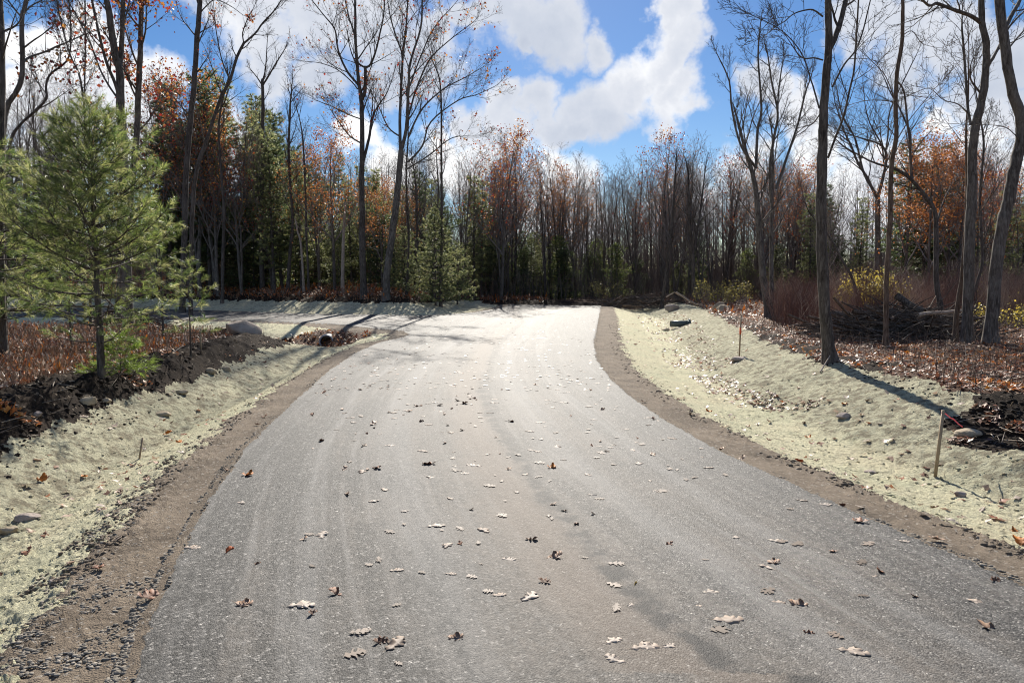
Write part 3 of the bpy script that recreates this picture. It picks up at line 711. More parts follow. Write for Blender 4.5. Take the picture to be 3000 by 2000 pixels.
# brushy understorey under the trees
def thicket(name, n, region, h, r, cols, label, cat, seed, kids=3, spread=.25, leaf=None):
    rng = random.Random(seed); T = Tubes(); pts = []; tint = []
    for i in range(n):
        x, y = region(rng)
        if road_dist(np.array([x]), np.array([y]))[0] < 3.3: continue
        pts.append((x, y))
    X = np.array(pts); Z = terr(X[:, 0], X[:, 1])
    for (x, y), z in zip(pts, Z):
        H = h * rng.uniform(.35, 1.2) * (.6 + .8 * float(vnoise(np.array([x * .5]), np.array([y * .5]), 8)[0])); lx, ly = rng.gauss(0, spread) * H, rng.gauss(0, spread) * H
        a = (x, y, z - .05); b = (x + lx * .4, y + ly * .4, z + H * .55); c = (x + lx, y + ly, z + H)
        T.add([a, b, c], [r, r * .7, r * .25], 3)
        for j in range(kids):
            t = rng.uniform(.3, .95); q = (x + lx * t, y + ly * t, z + H * t); L = H * rng.uniform(.15, .45)
            T.add([q, (q[0] + rng.uniform(-.6, .6) * L, q[1] + rng.uniform(-.6, .6) * L, q[2] + L * .8)], [r * .5, r * .2], 3)
    v, f = T.arrays(); cols = np.array(cols); rr = np.random.default_rng(seed)
    blk = (np.floor(v[:, 0] * .9) * 31 + np.floor(v[:, 1] * .9) * 17).astype(int); cc = cols[blk % len(cols)]
    o = mesh_uniform(name, v, f, M_twigs, tint=cc * rr.uniform(.7, 1.3, (len(v), 1)))
    tag(o, label, cat, kind='stuff'); return o
def reg(vx0, vx1, d0, d1):
    def f(rng):
        D = rng.uniform(d0, d1); p = atY(rng.uniform(vx0, vx1) * V, 816, D); return p[0], D
    return f
REDBR = [(.20,.10,.075), (.34,.22,.16), (.14,.08,.065), (.44,.32,.24), (.26,.14,.10)]
GRBR = [(.16,.13,.11), (.22,.175,.145), (.11,.09,.075)]
thicket('red_brush', 6200, reg(1780, 2480, 23, 38), 1.45, .007, REDBR, 'dense reddish-brown brush standing behind the trees on the right', 'brush', 11, 5)
thicket('undergrowth', 6500, reg(-100, 1150, 48, 66), 1.7, .011, GRBR + REDBR[:2], 'tangled grey undergrowth on the forest floor behind the side road', 'undergrowth', 12, 4)
thicket('undergrowth', 6500, reg(1130, 2450, 52, 74), 2.6, .013, GRBR, 'tangled dark undergrowth beneath the woods beyond the road end', 'undergrowth', 13, 4)
thicket('undergrowth', 7000, reg(-300, 2700, 74, 92), 4.6, .025, GRBR, 'tall dim brush closing the view deep in the woods', 'undergrowth', 14, 5)

# ------------------------------------------------------------------ the large trees, each traced limb by limb at its own distance
def crom(pts, k=4):
    out = []; n = len(pts)
    for i in range(n - 1):
        p0, p1, p2, p3 = pts[max(0, i - 1)], pts[i], pts[i + 1], pts[min(n - 1, i + 2)]
        for j in range(k):
            t = j / k
            out.append(tuple(.5 * (2 * p1[m] + (p2[m] - p0[m]) * t + (2 * p0[m] - 5 * p1[m] + 4 * p2[m] - p3[m]) * t * t + (-p0[m] + 3 * p1[m] - 3 * p2[m] + p3[m]) * t ** 3) for m in range(len(p1))))
    out.append(tuple(pts[-1])); return out
HP = dict(n=[8, 7, 6, 4, 3], w=[.05, .13, .17, .2, .25], up=[.03, .07, .06, .04, .03], tp=.2, max=4, kids=[0, 6, 5, 4, 0],
          t0=[.3, .18, .15, .15], ang=[.6, .6, .65, .7], lr=[.5, .5, .48, .5], rmin=.0045)
def hero(label, D, stems, seed, bark=None, leafcols=None, nleaf=0, leafz=0, name='bare_tree', cat='tree', group=None, P=HP, lsz=.10):
    """stems: (pixel path in the 3000 px photograph, width px at start, at end, n limbs, limb length m, extension m, depth change m[, first limb position])"""
    rng = random.Random(seed); T = Tubes(); TR = Tubes(); tips = []
    bx = atY(stems[0][0][0][0], stems[0][0][0][1], D)[0]; bz = gz(bx, D)
    root = empty(name, (bx, D, bz), label, cat, group)
    for si, st in enumerate(stems):
        path, w0, w1, nk, LL, ext, dy = st[:7]; t0 = st[7] if len(st) > 7 else .25
        m = len(path); cp = []
        for i, (px, py) in enumerate(path):
            q = atY(px, py, D + dy * i / (m - 1)); cp.append((q[0] - bx, q[1] - D, q[2] - bz))
        if si == 0: cp[0] = (cp[0][0], cp[0][1], -.25)
        c = crom(cp, 4); n = len(c); rs = []
        for i in range(n):
            t = i / (n - 1); r = (w0 + (w1 - w0) * t) / 2 / F * D
            if si == 0: r *= 1 + .55 * math.exp(-max(0, c[i][2]) / .16)
            rs.append(r * rng.uniform(.95, 1.05))
        c = [(p[0] + rng.uniform(-.1, .1) * r, p[1] + rng.uniform(-.1, .1) * r, p[2]) for p, r in zip(c, rs)]
        if si == 0:                                    # let the flare sit well: an extra ring near the ground
            g = c[0]; h = c[1]; c.insert(1, tuple(g[k] + (h[k] - g[k]) * min(.5, .35 / max(.01, abs(h[2] - g[2]))) for k in range(3))); rs.insert(1, rs[1] * 1.22)
        (TR if si == 0 else T).add(c, rs, 12 if si == 0 else 7)
        e = c[-1]; ed = norm(tuple(c[-1][k] - c[-2][k] for k in range(3)))
        if ext > 0: grow(T, tips, rng, e, ed, ext, rs[-1] * .98, 1, dict(P, kids=[0, 9, 5, 4, 0], up=[.03, .1, .06, .04, .03]))
        for k in range(nk):
            t = t0 + (1 - t0) * (k + rng.random()) / nk; i = min(int(t * (len(c) - 1)), len(c) - 2); g = t * (len(c) - 1) - i
            q = tuple(c[i][a] + (c[i + 1][a] - c[i][a]) * g for a in range(3)); dd = norm(tuple(c[i + 1][a] - c[i][a] for a in range(3)))
            nd = rot_about(dd, rng.uniform(.45, .95), rng.uniform(0, 6.28)); rr = rs[i]
            grow(T, tips, rng, q, norm((nd[0], nd[1], nd[2] + .12)), LL * rng.uniform(.55, 1.2) * (1.1 - .4 * t), max(P['rmin'], min(rr * .45, LL * .014)), 2 if LL < 1.6 else 1, P)
    TR.build('trunk', bark or M_bark, root); T.build('crown', bark or M_bark, root)
    if leafcols:
        hi = [t[0] for t in tips if t[0][2] > leafz] or [t[0] for t in tips]
        leaves('leaves', [rng.choice(hi) for _ in range(nleaf)], lsz, leafcols, M_leaf, root, rng, .12)
    return root
Z1 = lambda *p: [(x * .4208, y * .4208) for x, y in p]
Z3 = lambda *p: [(900 + x * .4208, y * .4208) for x, y in p]
Z5 = lambda *p: [(1900 + x * .4677, 400 + y * .4677) for x, y in p]
Z6 = lambda *p: [(2000 + x * .4252, y * .4252) for x, y in p]
# right side
hero("large dark trunk on the bank right of the road, forking near the photo's top", 13.4, [
    ([(2440, 1046), (2424, 990), (2417, 914), (2407, 727), (2407, 540), (2411, 400), (2413, 340), (2421, 213), (2428, 140), (2427, 60), (2425, -20)], 36, 17, 0, 1, 4, 0),
    ([(2426, 150), (2442, 118), (2459, 75), (2474, 15), (2482, -40)], 18, 13, 2, 2, 4, .5),
    (Z6((1000, 1090), (1060, 930), (1110, 800), (1150, 620), (1182, 470), (1200, 200), (1212, -10)), 7, 4, 7, 1.3, 1.5, -.9, .3),
    (Z6((1030, 600), (1110, 450), (1190, 350), (1240, 220), (1295, -5)), 6, 3.5, 6, 1.3, 1.2, .7),
    (Z6((965, 415), (905, 400), (850, 405), (805, 385), (775, 345), (745, 300)), 4.5, 2.5, 4, 1.0, .8, -.6, .3),
    (Z6((965, 115), (900, 70), (830, 75), (760, 100), (700, 150), (640, 185), (580, 235)), 5, 1.6, 7, 1.1, .8, -1, .3),
    (Z6((940, 745), (905, 620), (880, 540), (830, 390), (745, 270), (640, 185), (520, 125), (375, 60)), 5, 1.6, 10, 1.1, .5, .8, .25),
    (Z6((943, 790), (900, 850), (850, 870), (805, 880)), 4, 2, 3, .8, .6, .6, .3)], 1, M_barkd)
hero('clump of upswept grey trunks standing right of the two tan boulders', 29, [
    (Z5((765, 1125), (725, 930), (700, 700), (680, 420), (655, 250), (600, 60), (560, -90)), 22, 7, 10, 2.7, .8, 0, .35),
    (Z5((775, 1110), (770, 900), (772, 500), (778, 200), (775, 0)), 15, 5, 10, 2.7, 1, .7, .35),
    (Z6((500, 1150), (400, 1000), (340, 760), (320, 560), (255, 410)), 8, 3, 8, 1.6, .8, -.8, .15),
    (Z6((505, 1160), (516, 900), (542, 750), (520, 400), (532, 200)), 9, 4, 9, 1.6, .8, .5, .15),
    (Z6((612, 1400), (602, 1150), (632, 930), (655, 780), (612, 560), (590, 400)), 10, 4, 8, 1.6, .8, -.4, .3),
    (Z6((650, 870), (662, 620), (690, 420)), 6, 3, 6, 1.6, .8, .4, .15),
    (Z6((645, 1300), (740, 1020), (795, 850), (842, 650), (880, 545)), 9, 3.5, 9, 1.6, .8, .9, .2)], 2, M_bark)
hero('slender tan-based full-height trunk right of the large dark trunk', 16.8, [
    ([(2597, 1005), (2596, 900), (2597, 821), (2606, 680), (2611, 500), (2625, 404), (2624, 298), (2628, 213), (2642, 128), (2645, 40), (2644, -20)], 15, 9, 0, 1.5, 3, 0),
    (Z6((1470, 720), (1400, 530), (1300, 420), (1225, 350)), 3, 1.3, 6, 1.0, .6, -.8),
    (Z6((1478, 560), (1520, 620), (1540, 750), (1560, 950), (1578, 1190)), 5, 5, 5, 1.0, 0, -.4),
    (Z6((1450, 700), (1330, 690), (1230, 700), (1130, 730)), 3, 1.0, 6, 1.0, .5, .9),
    (Z6((1470, 950), (1400, 870), (1300, 900), (1170, 950), (1060, 970)), 3, 1.0, 6, 1.1, .5, .8),
    (Z6((1510, 250), (1580, 215), (1650, 300), (1760, 330)), 3, 1.0, 6, 1.1, .5, .6),
    (Z6((1480, 960), (1560, 830), (1680, 680), (1730, 620)), 3, 1, 5, 1.1, .5, -.6)], 3, M_barkb)
hero('grey trunk forking at mid height in front of the yellow bush', 36, [
    (Z5((1435, 1035), (1435, 700), (1435, 400), (1425, 370)), 17, 12, 0, 1, 0, 0),
    (Z5((1425, 375), (1370, 260), (1310, 160), (1270, 60), (1240, 0)), 9, 5, 8, 3, 3, .6, .2),
    (Z5((1435, 380), (1470, 250), (1490, 120), (1450, 50), (1330, 10)), 10, 4, 8, 3, 2, -.5, .2),
    (Z6((1330, 1330), (1250, 1200), (1190, 960), (1110, 820), (1075, 700)), 7, 3, 9, 2.6, 2, .8, .2),
    (Z6((1385, 1130), (1370, 1000), (1290, 850), (1260, 740)), 5, 2.5, 7, 2.4, 1.5, -.6, .2),
    (Z6((1390, 1100), (1415, 930), (1430, 760), (1560, 480), (1600, 400)), 5, 2.5, 7, 2.4, 1.5, .5, .2)], 4, M_bark)
hero('crooked trunk bending left at mid height, standing in the brush pile', 21.5, [
    (Z5((1850, 1190), (1830, 1080), (1808, 950), (1800, 800), (1800, 520), (1775, 430), (1740, 380), (1640, 265), (1560, 210), (1500, 190)), 17, 7, 4, 1.6, 2, 0, .5),
    (Z5((1650, 270), (1640, 130), (1640, 0), (1625, -60)), 9, 6, 5, 1.5, 3, .5, .2),
    (Z5((1800, 560), (1850, 400), (1900, 300)), 5, 2, 5, 1.6, 1.5, .8, .2)], 5, M_barkd)
hero('tall grey trunk with a heavy limb arching left at upper right', 17, [
    ([(2835, 1000), (2836, 900), (2840, 727), (2846, 600), (2848, 500), (2855, 383), (2876, 298), (2887, 213), (2889, 128), (2877, 64), (2875, -20)], 31, 15, 0, 1.8, 3, 0),
    (Z6((2060, 160), (1985, 110), (1900, 80), (1820, 50), (1750, 25), (1700, 40), (1640, -10)), 12, 6, 7, 1.5, 1.6, -.8, .2),
    (Z6((1985, 860), (1965, 740), (1942, 400), (1925, 200), (1925, 130)), 9, 4, 9, 1.4, 2, .7, .15),
    (Z6((2050, 640), (1990, 560), (1980, 500), (1985, 450)), 6, 3, 2, .8, .5, -.5, .5),
    (Z6((2100, 460), (2150, 380), (2190, 300), (2240, 200), (2300, 130)), 10, 5, 5, 1.5, 2, .7, .2),
    (Z6((1985, 800), (1900, 720), (1800, 690), (1700, 610), (1600, 640)), 4, 1, 9, 1.1, .5, -1, .2)], 6, M_bark)
hero('thick mottled trunk snaking up the right edge of the photo', 16.6, [
    ([(2903, 1000), (2908, 900), (2920, 774), (2938, 650), (2954, 590), (2968, 510), (2990, 410), (2990, 340), (2968, 276), (2949, 170), (2936, 77), (2926, -20)], 36, 24, 0, 2, 4, 0),
    (Z6((2225, 190), (2270, 100), (2315, 20), (2340, -40)), 12, 9, 3, 1.4, 2, .5, .3),
    (Z6((2330, 1000), (2290, 930), (2200, 870), (2000, 860), (1800, 850)), 3.5, 1, 9, 1.0, .5, -1, .2),
    (Z6((2240, 340), (2290, 280), (2360, 200), (2420, 120)), 6, 3, 5, 1.4, 1.5, .6, .3)], 7, M_bark)
hero('slim reddish trunk leaning right between the crooked trunk and the tall grey trunk', 17.3, [
    ([(2797, 998), (2805, 900), (2817, 821), (2826, 720), (2831, 634), (2833, 520), (2830, 400), (2836, 300)], 15, 5, 8, 1.2, 2, 0, .5)], 8, M_barkb)
hero('bare leaning pole slanting down right into the brush left of the yellow bush', 26, [
    (Z5((1332, 1012), (1290, 930), (1215, 780), (1140, 640), (1060, 540), (1010, 480)), 9, 3, 5, 1.2, 1, 0, .4)], 9, M_barkd)
hero('thin dark twisting tree just left of the snaking right-edge trunk', 24, [
    (Z5((2055, 1060), (2050, 960), (2090, 800), (2085, 600), (2075, 400), (2085, 250), (2100, 60), (2090, -50)), 9, 5, 10, 2.2, 3, 0, .35)], 10, M_barkd)
hero('slim bare tree among the boulders and grey logs right of the road end', 46, [
    (Z5((80, 1050), (105, 900), (140, 650), (160, 400), (170, 200)), 11, 5, 10, 2.3, 1.2, 0, .3)], 11, M_barkd)
hero('dark bare tree with a dense upswept crown left of the two tan boulders', 45, [
    (Z5((290, 1060), (280, 900), (275, 700), (255, 500), (250, 250)), 14, 6, 14, 2.8, 1.2, 0, .25),
    (Z5((285, 700), (320, 500), (345, 300)), 8, 4, 9, 2.8, 2, .6, .2)], 12, M_barkd)
# left and centre
hero('tall dark-barked bare tree left of the road end with steep ascending limbs', 39, [
    ([(1068, 868), (1062, 780), (1061, 630), (1060, 500), (1061, 380), (1058, 290), (1050, 235), (1042, 130), (1041, 40), (1040, -10)], 20, 5, 6, 3, 3, 0, .45),
    (Z3((385, 1150), (432, 960), (445, 860), (470, 780), (520, 700)), 9, 4, 8, 3, 2, .8, .2),
    (Z3((375, 700), (402, 640), (405, 520), (405, 460)), 12, 8, 0, 2, 0, -.3),
    (Z3((405, 470), (440, 450), (480, 350), (505, 240), (530, 120), (540, 0)), 7, 3, 8, 2.4, 2, -.6, .1),
    (Z3((400, 470), (345, 420), (330, 250), (290, 120), (265, 0)), 6, 3, 7, 2.4, 2, .6, .1),
    (Z3((355, 590), (280, 500), (225, 380), (205, 290), (190, 200), (110, 100), (30, 0)), 7, 2.5, 11, 2.4, 2, -1, .15),
    (Z3((350, 620), (300, 560), (200, 480), (90, 440), (0, 430)), 4, 1.5, 9, 2, 1.5, 1, .15),
    (Z3((375, 830), (290, 800), (170, 740), (60, 700)), 4, 1.5, 9, 2, 1.5, -1, .15),
    (Z3((380, 1000), (300, 950), (220, 850), (160, 760)), 5, 2, 9, 2, 1.5, .7, .15)], 21, M_barkd, REDS + RUST, 360, 6, lsz=.14)
hero('tall pale-grey tree with a broad fan of upswept branches left of the road end', 38.3, [
    ([(1131, 880), (1133, 800), (1148, 695), (1160, 600), (1168, 526), (1175, 440)], 22, 16, 0, 3, 0, 0),
    (Z3((650, 1060), (645, 850), (655, 600), (668, 380), (690, 180), (700, 0)), 10, 4, 12, 3, 3, .6, .2),
    (Z3((655, 1040), (690, 900), (706, 600), (720, 430), (790, 200), (800, 0)), 11, 4, 12, 3, 3, -.6, .2),
    (Z3((665, 380), (610, 230), (575, 100), (560, 0)), 5, 2.5, 7, 2.4, 2, 1, .15),
    (Z3((700, 1130), (800, 1020), (860, 850), (1050, 700), (1180, 660), (1310, 600)), 6, 1.5, 14, 2.0, 1, -1.5, .15),
    (Z3((705, 950), (800, 760), (950, 620), (1100, 540), (1220, 470)), 6, 1.5, 14, 2.2, 1, 1.5, .15),
    (Z3((708, 800), (760, 620), (850, 420), (980, 290), (1150, 160)), 6, 1.8, 13, 2.2, 1, -1, .15),
    (Z3((715, 600), (780, 420), (880, 200), (1000, 60)), 5, 2, 11, 2.2, 1.5, 1, .15),
    (Z3((690, 1180), (850, 1080), (1010, 960), (1180, 950)), 5, 1.5, 12, 1.8, 1, 1, .15),
    (Z3((645, 950), (560, 880), (480, 700), (420, 620)), 5, 1.5, 9, 1.8, 1, 1, .2)], 22, M_bark, REDS + RUST, 760, 6, lsz=.14)
hero('slim straight tree with short side branches on the left bank', 38.6, [
    ([(1291, 880), (1292, 800), (1295, 660), (1293, 463), (1293, 316), (1287, 230), (1266, 177)], 9, 3, 18, 2.4, 1.5, 0, .2)], 23, M_barkd)
hero('thin dark trunk right beside the pale-grey fan-crowned tree', 39.6, [([(1190, 864), (1194, 800), (1197, 695), (1190, 526), (1196, 400)], 8, 4, 9, 2.2, 2, 0, .4)], 24, M_barkd)
hero('thin dark trunk between the fan-crowned tree and the slim straight tree', 41, [([(1215, 850), (1219, 740), (1222, 652), (1218, 540)], 10, 5, 8, 2.0, 2.5, 0, .4)], 25, M_barkd)
hero('thin trunk close against the slim straight tree on the left bank', 40, [([(1266, 848), (1272, 760), (1278, 695), (1284, 560), (1280, 480)], 6, 3, 9, 2.0, 2, 0, .4)], 26, M_barkd)
hero('twin-stemmed grey tree with two spreading side stems behind the young pine', 22.6, [
    ([(375, 965), (372, 800), (362, 500), (358, 380), (353, 320), (351, 219), (337, 155), (320, 43), (309, -20)], 30, 15, 3, 1.8, 3, 0, .6),
    (Z1((840, 480), (842, 400), (852, 180), (855, 0), (857, -60)), 15, 12, 3, 1.5, 3, .5, .5),
    (Z1((845, 720), (800, 580), (740, 430), (690, 240), (640, 0)), 10, 6, 6, 1.6, 2.5, -.8, .3),
    (Z1((830, 700), (760, 600), (700, 490), (640, 330), (560, 160), (465, -10)), 6, 3.5, 8, 1.5, 2, .9, .2),
    (Z1((835, 330), (860, 180), (890, 60), (905, -30)), 5, 3, 5, 1.3, 2, -.4, .2)], 27, M_bark)
hero('thick straight trunk with orange and red leaves around it, above the young pine', 24, [
    ([(338, 958), (350, 850), (380, 600), (400, 400), (404, 300), (409, 200), (412, 126), (414, 40), (415, -20)], 20, 12, 9, 2.4, 3, 0, .4)], 28, M_bark, REDS + RUST, 1500, 4.0, lsz=.12)
hero('tall dark pole-like trunk leaning slightly right beside the young pine', 36.5, [
    ([(532, 912), (540, 700), (546, 500), (555, 379), (568, 252), (576, 126), (584, 40), (588, -20)], 17, 13, 8, 2.6, 3, 0, .3),
    (Z1((1395, 90), (1440, 40), (1500, 0), (1600, 40), (1690, 105)), 4, 1.5, 6, 1.5, .6, -1, .3),
    (Z1((1375, 240), (1430, 205), (1475, 185)), 4, 1.5, 2, .8, .3, .5, .5)], 29, M_barkd, REDS + ORNG, 300, 10, lsz=.13)
hero('leaning bare tree with a long forked limb beside the dark pole-like trunk', 34, [
    ([(556, 880), (563, 640), (576, 501), (609, 400), (644, 295), (673, 236), (694, 168), (715, 126)], 12, 7, 6, 2.2, 0, 0, .35),
    (Z1((1700, 300), (1780, 230), (1830, 160), (1905, 80), (1960, 0)), 6, 3, 6, 1.6, 1.5, .6, .2),
    (Z1((1698, 300), (1690, 230), (1725, 130), (1755, 75)), 4, 2, 5, 1.4, .8, -.5, .2),
    (Z1((1600, 560), (1540, 400), (1500, 180), (1490, 60)), 4, 2, 9, 1.8, 1.5, .7, .2),
    (Z1((1590, 620), (1560, 720), (1500, 800)), 4, 4, 2, 1, 0, .5, .5)], 30, M_barkd)
hero('half-dead dark tree with a broken forked top behind the side road', 45, [
    ([(768, 828), (766, 740), (766, 652), (769, 500), (770, 380), (770, 280), (768, 235)], 15, 8, 8, 1.8, .1, 0, .4),
    (Z1((1828, 600), (1790, 540), (1745, 485)), 5, 2, 3, 1, .6, .5, .3), (Z1((1832, 590), (1870, 530), (1905, 470), (1960, 380)), 6, 3, 4, 1.5, 1, -.6, .3),
    (Z1((1830, 560), (1850, 470), (1860, 300)), 5, 2, 4, 1.4, 1, .2, .3)], 31, M_barkd)
hero('straight thin trunk left of the half-dead dark tree behind the side road', 42, [([(649, 838), (654, 737), (656, 610), (648, 500), (641, 380), (650, 300)], 10, 5, 9, 2.2, 2.5, 0, .4)], 32, M_barkd)
hero('thin leaning trunk rising behind the middle of the side road bank', 43, [([(905, 822), (898, 700), (896, 600), (890, 450), (884, 380)], 7, 4, 8, 2.2, 2.5, 0, .4)], 33, M_barkd)
hero('dark trunk right of the half-dead tree behind the side road', 44, [([(841, 822), (850, 740), (858, 652), (850, 540), (846, 430), (850, 330)], 11, 6, 9, 2.4, 2.5, 0, .4)], 34, M_barkd)
hero('bleached broken snag standing among the trees behind the side road', 42, [([(1003, 835), (1005, 740), (1008, 660), (1012, 590)], 11, 6, 0, 1, 0, 0)], 35, M_snag, name='dead_snag', cat='snag')
hero('thin bleached leaning stem behind the side road', 43, [([(890, 812), (882, 720), (872, 680), (865, 640)], 7, 4, 1, .8, 0, 0, .6)], 36, M_snag, name='dead_snag', cat='snag')
hero('black trunk cut off by the left edge of the photo', 13.2, [([(-6, 1010), (-6, 800), (-6, 600), (-2, 300), (0, 150), (-4, -20)], 40, 22, 4, 1.5, 3, 0, .6),
    (Z1((0, 230), (60, 205), (110, 180), (140, 145)), 7, 4, 2, .8, .6, .3, .4)], 37, M_barkd)
hero('grey tree curving right then back left at the upper left corner', 17, [
    ([(0, 930), (4, 700), (8, 500), (10, 380), (22, 311), (44, 276), (62, 236), (66, 168), (64, 60), (76, 10), (80, -20)], 16, 11, 0, 1.5, 2.5, 0),
    (Z1((165, 430), (205, 400), (260, 380), (330, 355), (400, 320), (480, 290), (605, 235), (690, 210)), 7, 2, 9, 1.4, .8, .8, .3),
    (Z1((172, 330), (230, 285), (290, 245), (365, 185)), 5, 2.5, 2, .7, .2, -.4, .6),
    (Z1((155, 125), (110, 75), (60, 10)), 6, 4, 3, 1, 1, .4, .4),
    (Z1((170, 90), (220, 40), (290, 5)), 5, 3, 4, 1, 1, .3, .3)], 38, M_bark)
hero('crooked thin branchy tree leaning right behind the young pine at upper left', 19, [
    ([(10, 900), (15, 600), (30, 420), (60, 365), (101, 328), (135, 290), (135, 252), (147, 219), (194, 181), (206, 143), (208, 90)], 9, 4, 11, 1.6, 1, 0, .35)], 39, M_barkd, REDS + RUST, 260, 2.5, lsz=.11)
hero('spindly stem crossing the white cloud at upper left', 21, [([(262, 940), (262, 600), (255, 400), (236, 236), (208, 168), (185, 90), (164, -10)], 7, 3.5, 14, 1.7, 2, 0, .3)], 40, M_barkd, REDS, 160, 3, lsz=.11)
hero('fine straight stem just left of the twin-stemmed tree', 23, [([(246, 950), (247, 600), (248, 273), (250, 120), (249, -10)], 5, 3.5, 14, 1.5, 2, 0, .3)], 41, M_barkd, REDS + RUST, 200, 3.5, lsz=.11)

# ------------------------------------------------------------------ young pines in the left foreground
def pprof(t): return float(np.interp(t, [0, .12, .27, .4, .57, .77, .87, .95, 1], [.6, 1.15, 1.3, 1.3, 1.18, .85, .48, .22, .08]))
bx, by, bz = hv(222, 868); by = 11.1; bx = atY(222 * V, 816, by)[0]; bz = gz(bx, by)
Hp = atY(225 * V, 222 * V, by)[2] - bz
pine = conifer('pine_tree', 400, Hp, .062, pprof, .55, .195, 6, 22, .12, .0027, GREEN, 'bushy bright green young pine on the dark soil bank at left', 'tree', None, .070, .36, M_barkd, upc=.6, nseg=8, back=.13, el0=.22, sparse=1.5)
pine.location = (bx, by, bz); pine.scale = (1.0, 1.0, 1.0)
def small_pine(vx, D, vtop, label, seed, pf, z0, dz, nb, nper=20, tw=.10, r0=.03, cols=GREEN, name='pine_tree', nw=.0032):
    x = atY(vx * V, 816, D)[0]; z = gz(x, D); H = atY(vx * V, vtop * V, D)[2] - z
    o = conifer(name, seed, H, r0, pf, z0, dz, nb, nper, .115, nw, cols, label, 'tree', None, tw, .34, M_barkd, upc=.45, nseg=6, back=.12); o.location = (x, D, z); return o
small_pine(-25, 12.6, 290, 'green pine cut off by the left edge of the photo', 401, lambda t: float(np.interp(t, [0, .3, .6, .9, 1], [1.1, 1.35, 1.1, .4, .1])), .9, .24, 5)
small_pine(432, 14.2, 590, 'sparse thin-stemmed pine sapling right of the bushy young pine', 402, lambda t: float(np.interp(t, [0, .3, .55, .8, 1], [.45, .62, .55, .3, .1])), .45, .24, 3, 18, .11, .020)
small_pine(155, 15.5, 560, 'slim dark-stemmed pine sapling left of the bushy young pine', 403, lambda t: float(np.interp(t, [0, .4, .8, 1], [.2, .8, .6, .1])), 1.1, .28, 4, 18, .12, .026)
small_pine(370, 19, 470, 'narrow pine sapling in front of the side road', 404, lambda t: float(np.interp(t, [0, .4, .8, 1], [.2, .9, .6, .1])), 1.2, .3, 4, 18, .12, .035)
small_pine(268, 11.4, 775, 'knee-high pine seedling at the foot of the bushy young pine', 405, lambda t: .42 * (1 - t) + .12, .05, .11, 5, 14, .09, .012, [(.12,.17,.03), (.15,.20,.04)])
small_pine(1000, 38.5, 480, 'light green young pine behind the bare trunks left of the road end', 406, lambda t: 1.9 * (1 - t) ** .8 + .1, .4, .33, 7, 22, .17, .06, MGREEN, nw=.010)
small_pine(1050, 42, 560, 'small light green pine right of the slim straight tree', 407, lambda t: 1.5 * (1 - t) ** .8 + .1, .3, .33, 7, 20, .17, .05, MGREEN, nw=.010)
small_pine(930, 41, 520, 'light green young pine just right of the fan-crowned tree', 408, lambda t: 1.6 * (1 - t) ** .8 + .1, .3, .33, 7, 20, .17, .05, MGREEN, nw=.010)

# ------------------------------------------------------------------ bushes
def bush(vx, D, vtop, wid, cols, nst, nlf, label, seed, name='bush', lsz=.06):
    rng = random.Random(seed); x0 = atY(vx * V, 816, D)[0]; z0 = gz(x0, D); H = atY(vx * V, vtop * V, D)[2] - z0
    root = empty(name, (x0, D, z0), label, 'bush'); T = Tubes(); tips = []
    P = dict(n=[5, 5, 4, 3, 3], w=[.1, .1, .16, .2, .2], up=[.05] * 5, tp=.3, max=3, kids=[0, 7, 4, 0], t0=[.2, .2, .2], ang=[.5, .5, .6], lr=[.5, .45, .5], rmin=.004)
    for i in range(nst):
        a = rng.uniform(0, 6.28); q = rng.random() ** .5 * wid * .45
        grow(T, tips, rng, (math.cos(a) * q, math.sin(a) * q, -.05), norm((math.cos(a) * .4, math.sin(a) * .4, 1)), H * rng.uniform(.6, 1.05), .014, 1, P)
    T.build('stems', M_twig, root)
    pts = [t[0] for t in tips]
    leaves('leaves', [rng.choice(pts) for _ in range(nlf)], lsz, cols, M_leaf, root, rng, .1); return root
bush(1985, 27, 630, 1.0, YELL, 22, 1900, 'bright yellow-leaved bush behind the forked grey trunk', 51, lsz=.085)
bush(2050, 28, 650, .8, YELL, 10, 500, 'smaller yellow bush touching the right side of the bright yellow bush', 52, lsz=.08)
bush(1660, 39, 648, 2.4, [(.30,.26,.08), (.20,.16,.06), (.40,.34,.08)], 26, 1300, 'olive-yellow bush behind the two tan boulders', 53, lsz=.085)
bush(2325, 22, 700, 1.8, YELL, 18, 900, 'yellow-green bush low at the right edge of the photo', 54, lsz=.07)
bush(2300, 27, 660, 2.0, [(.30,.24,.07), (.20,.14,.06)], 16, 700, 'brownish bush with a few yellow leaves behind the snaking trunk', 55)
bush(1395, 52, 650, 2.4, [(.30,.28,.10), (.24,.20,.08)], 14, 700, 'yellowish shrub just right of the end of the road', 56, lsz=.1)

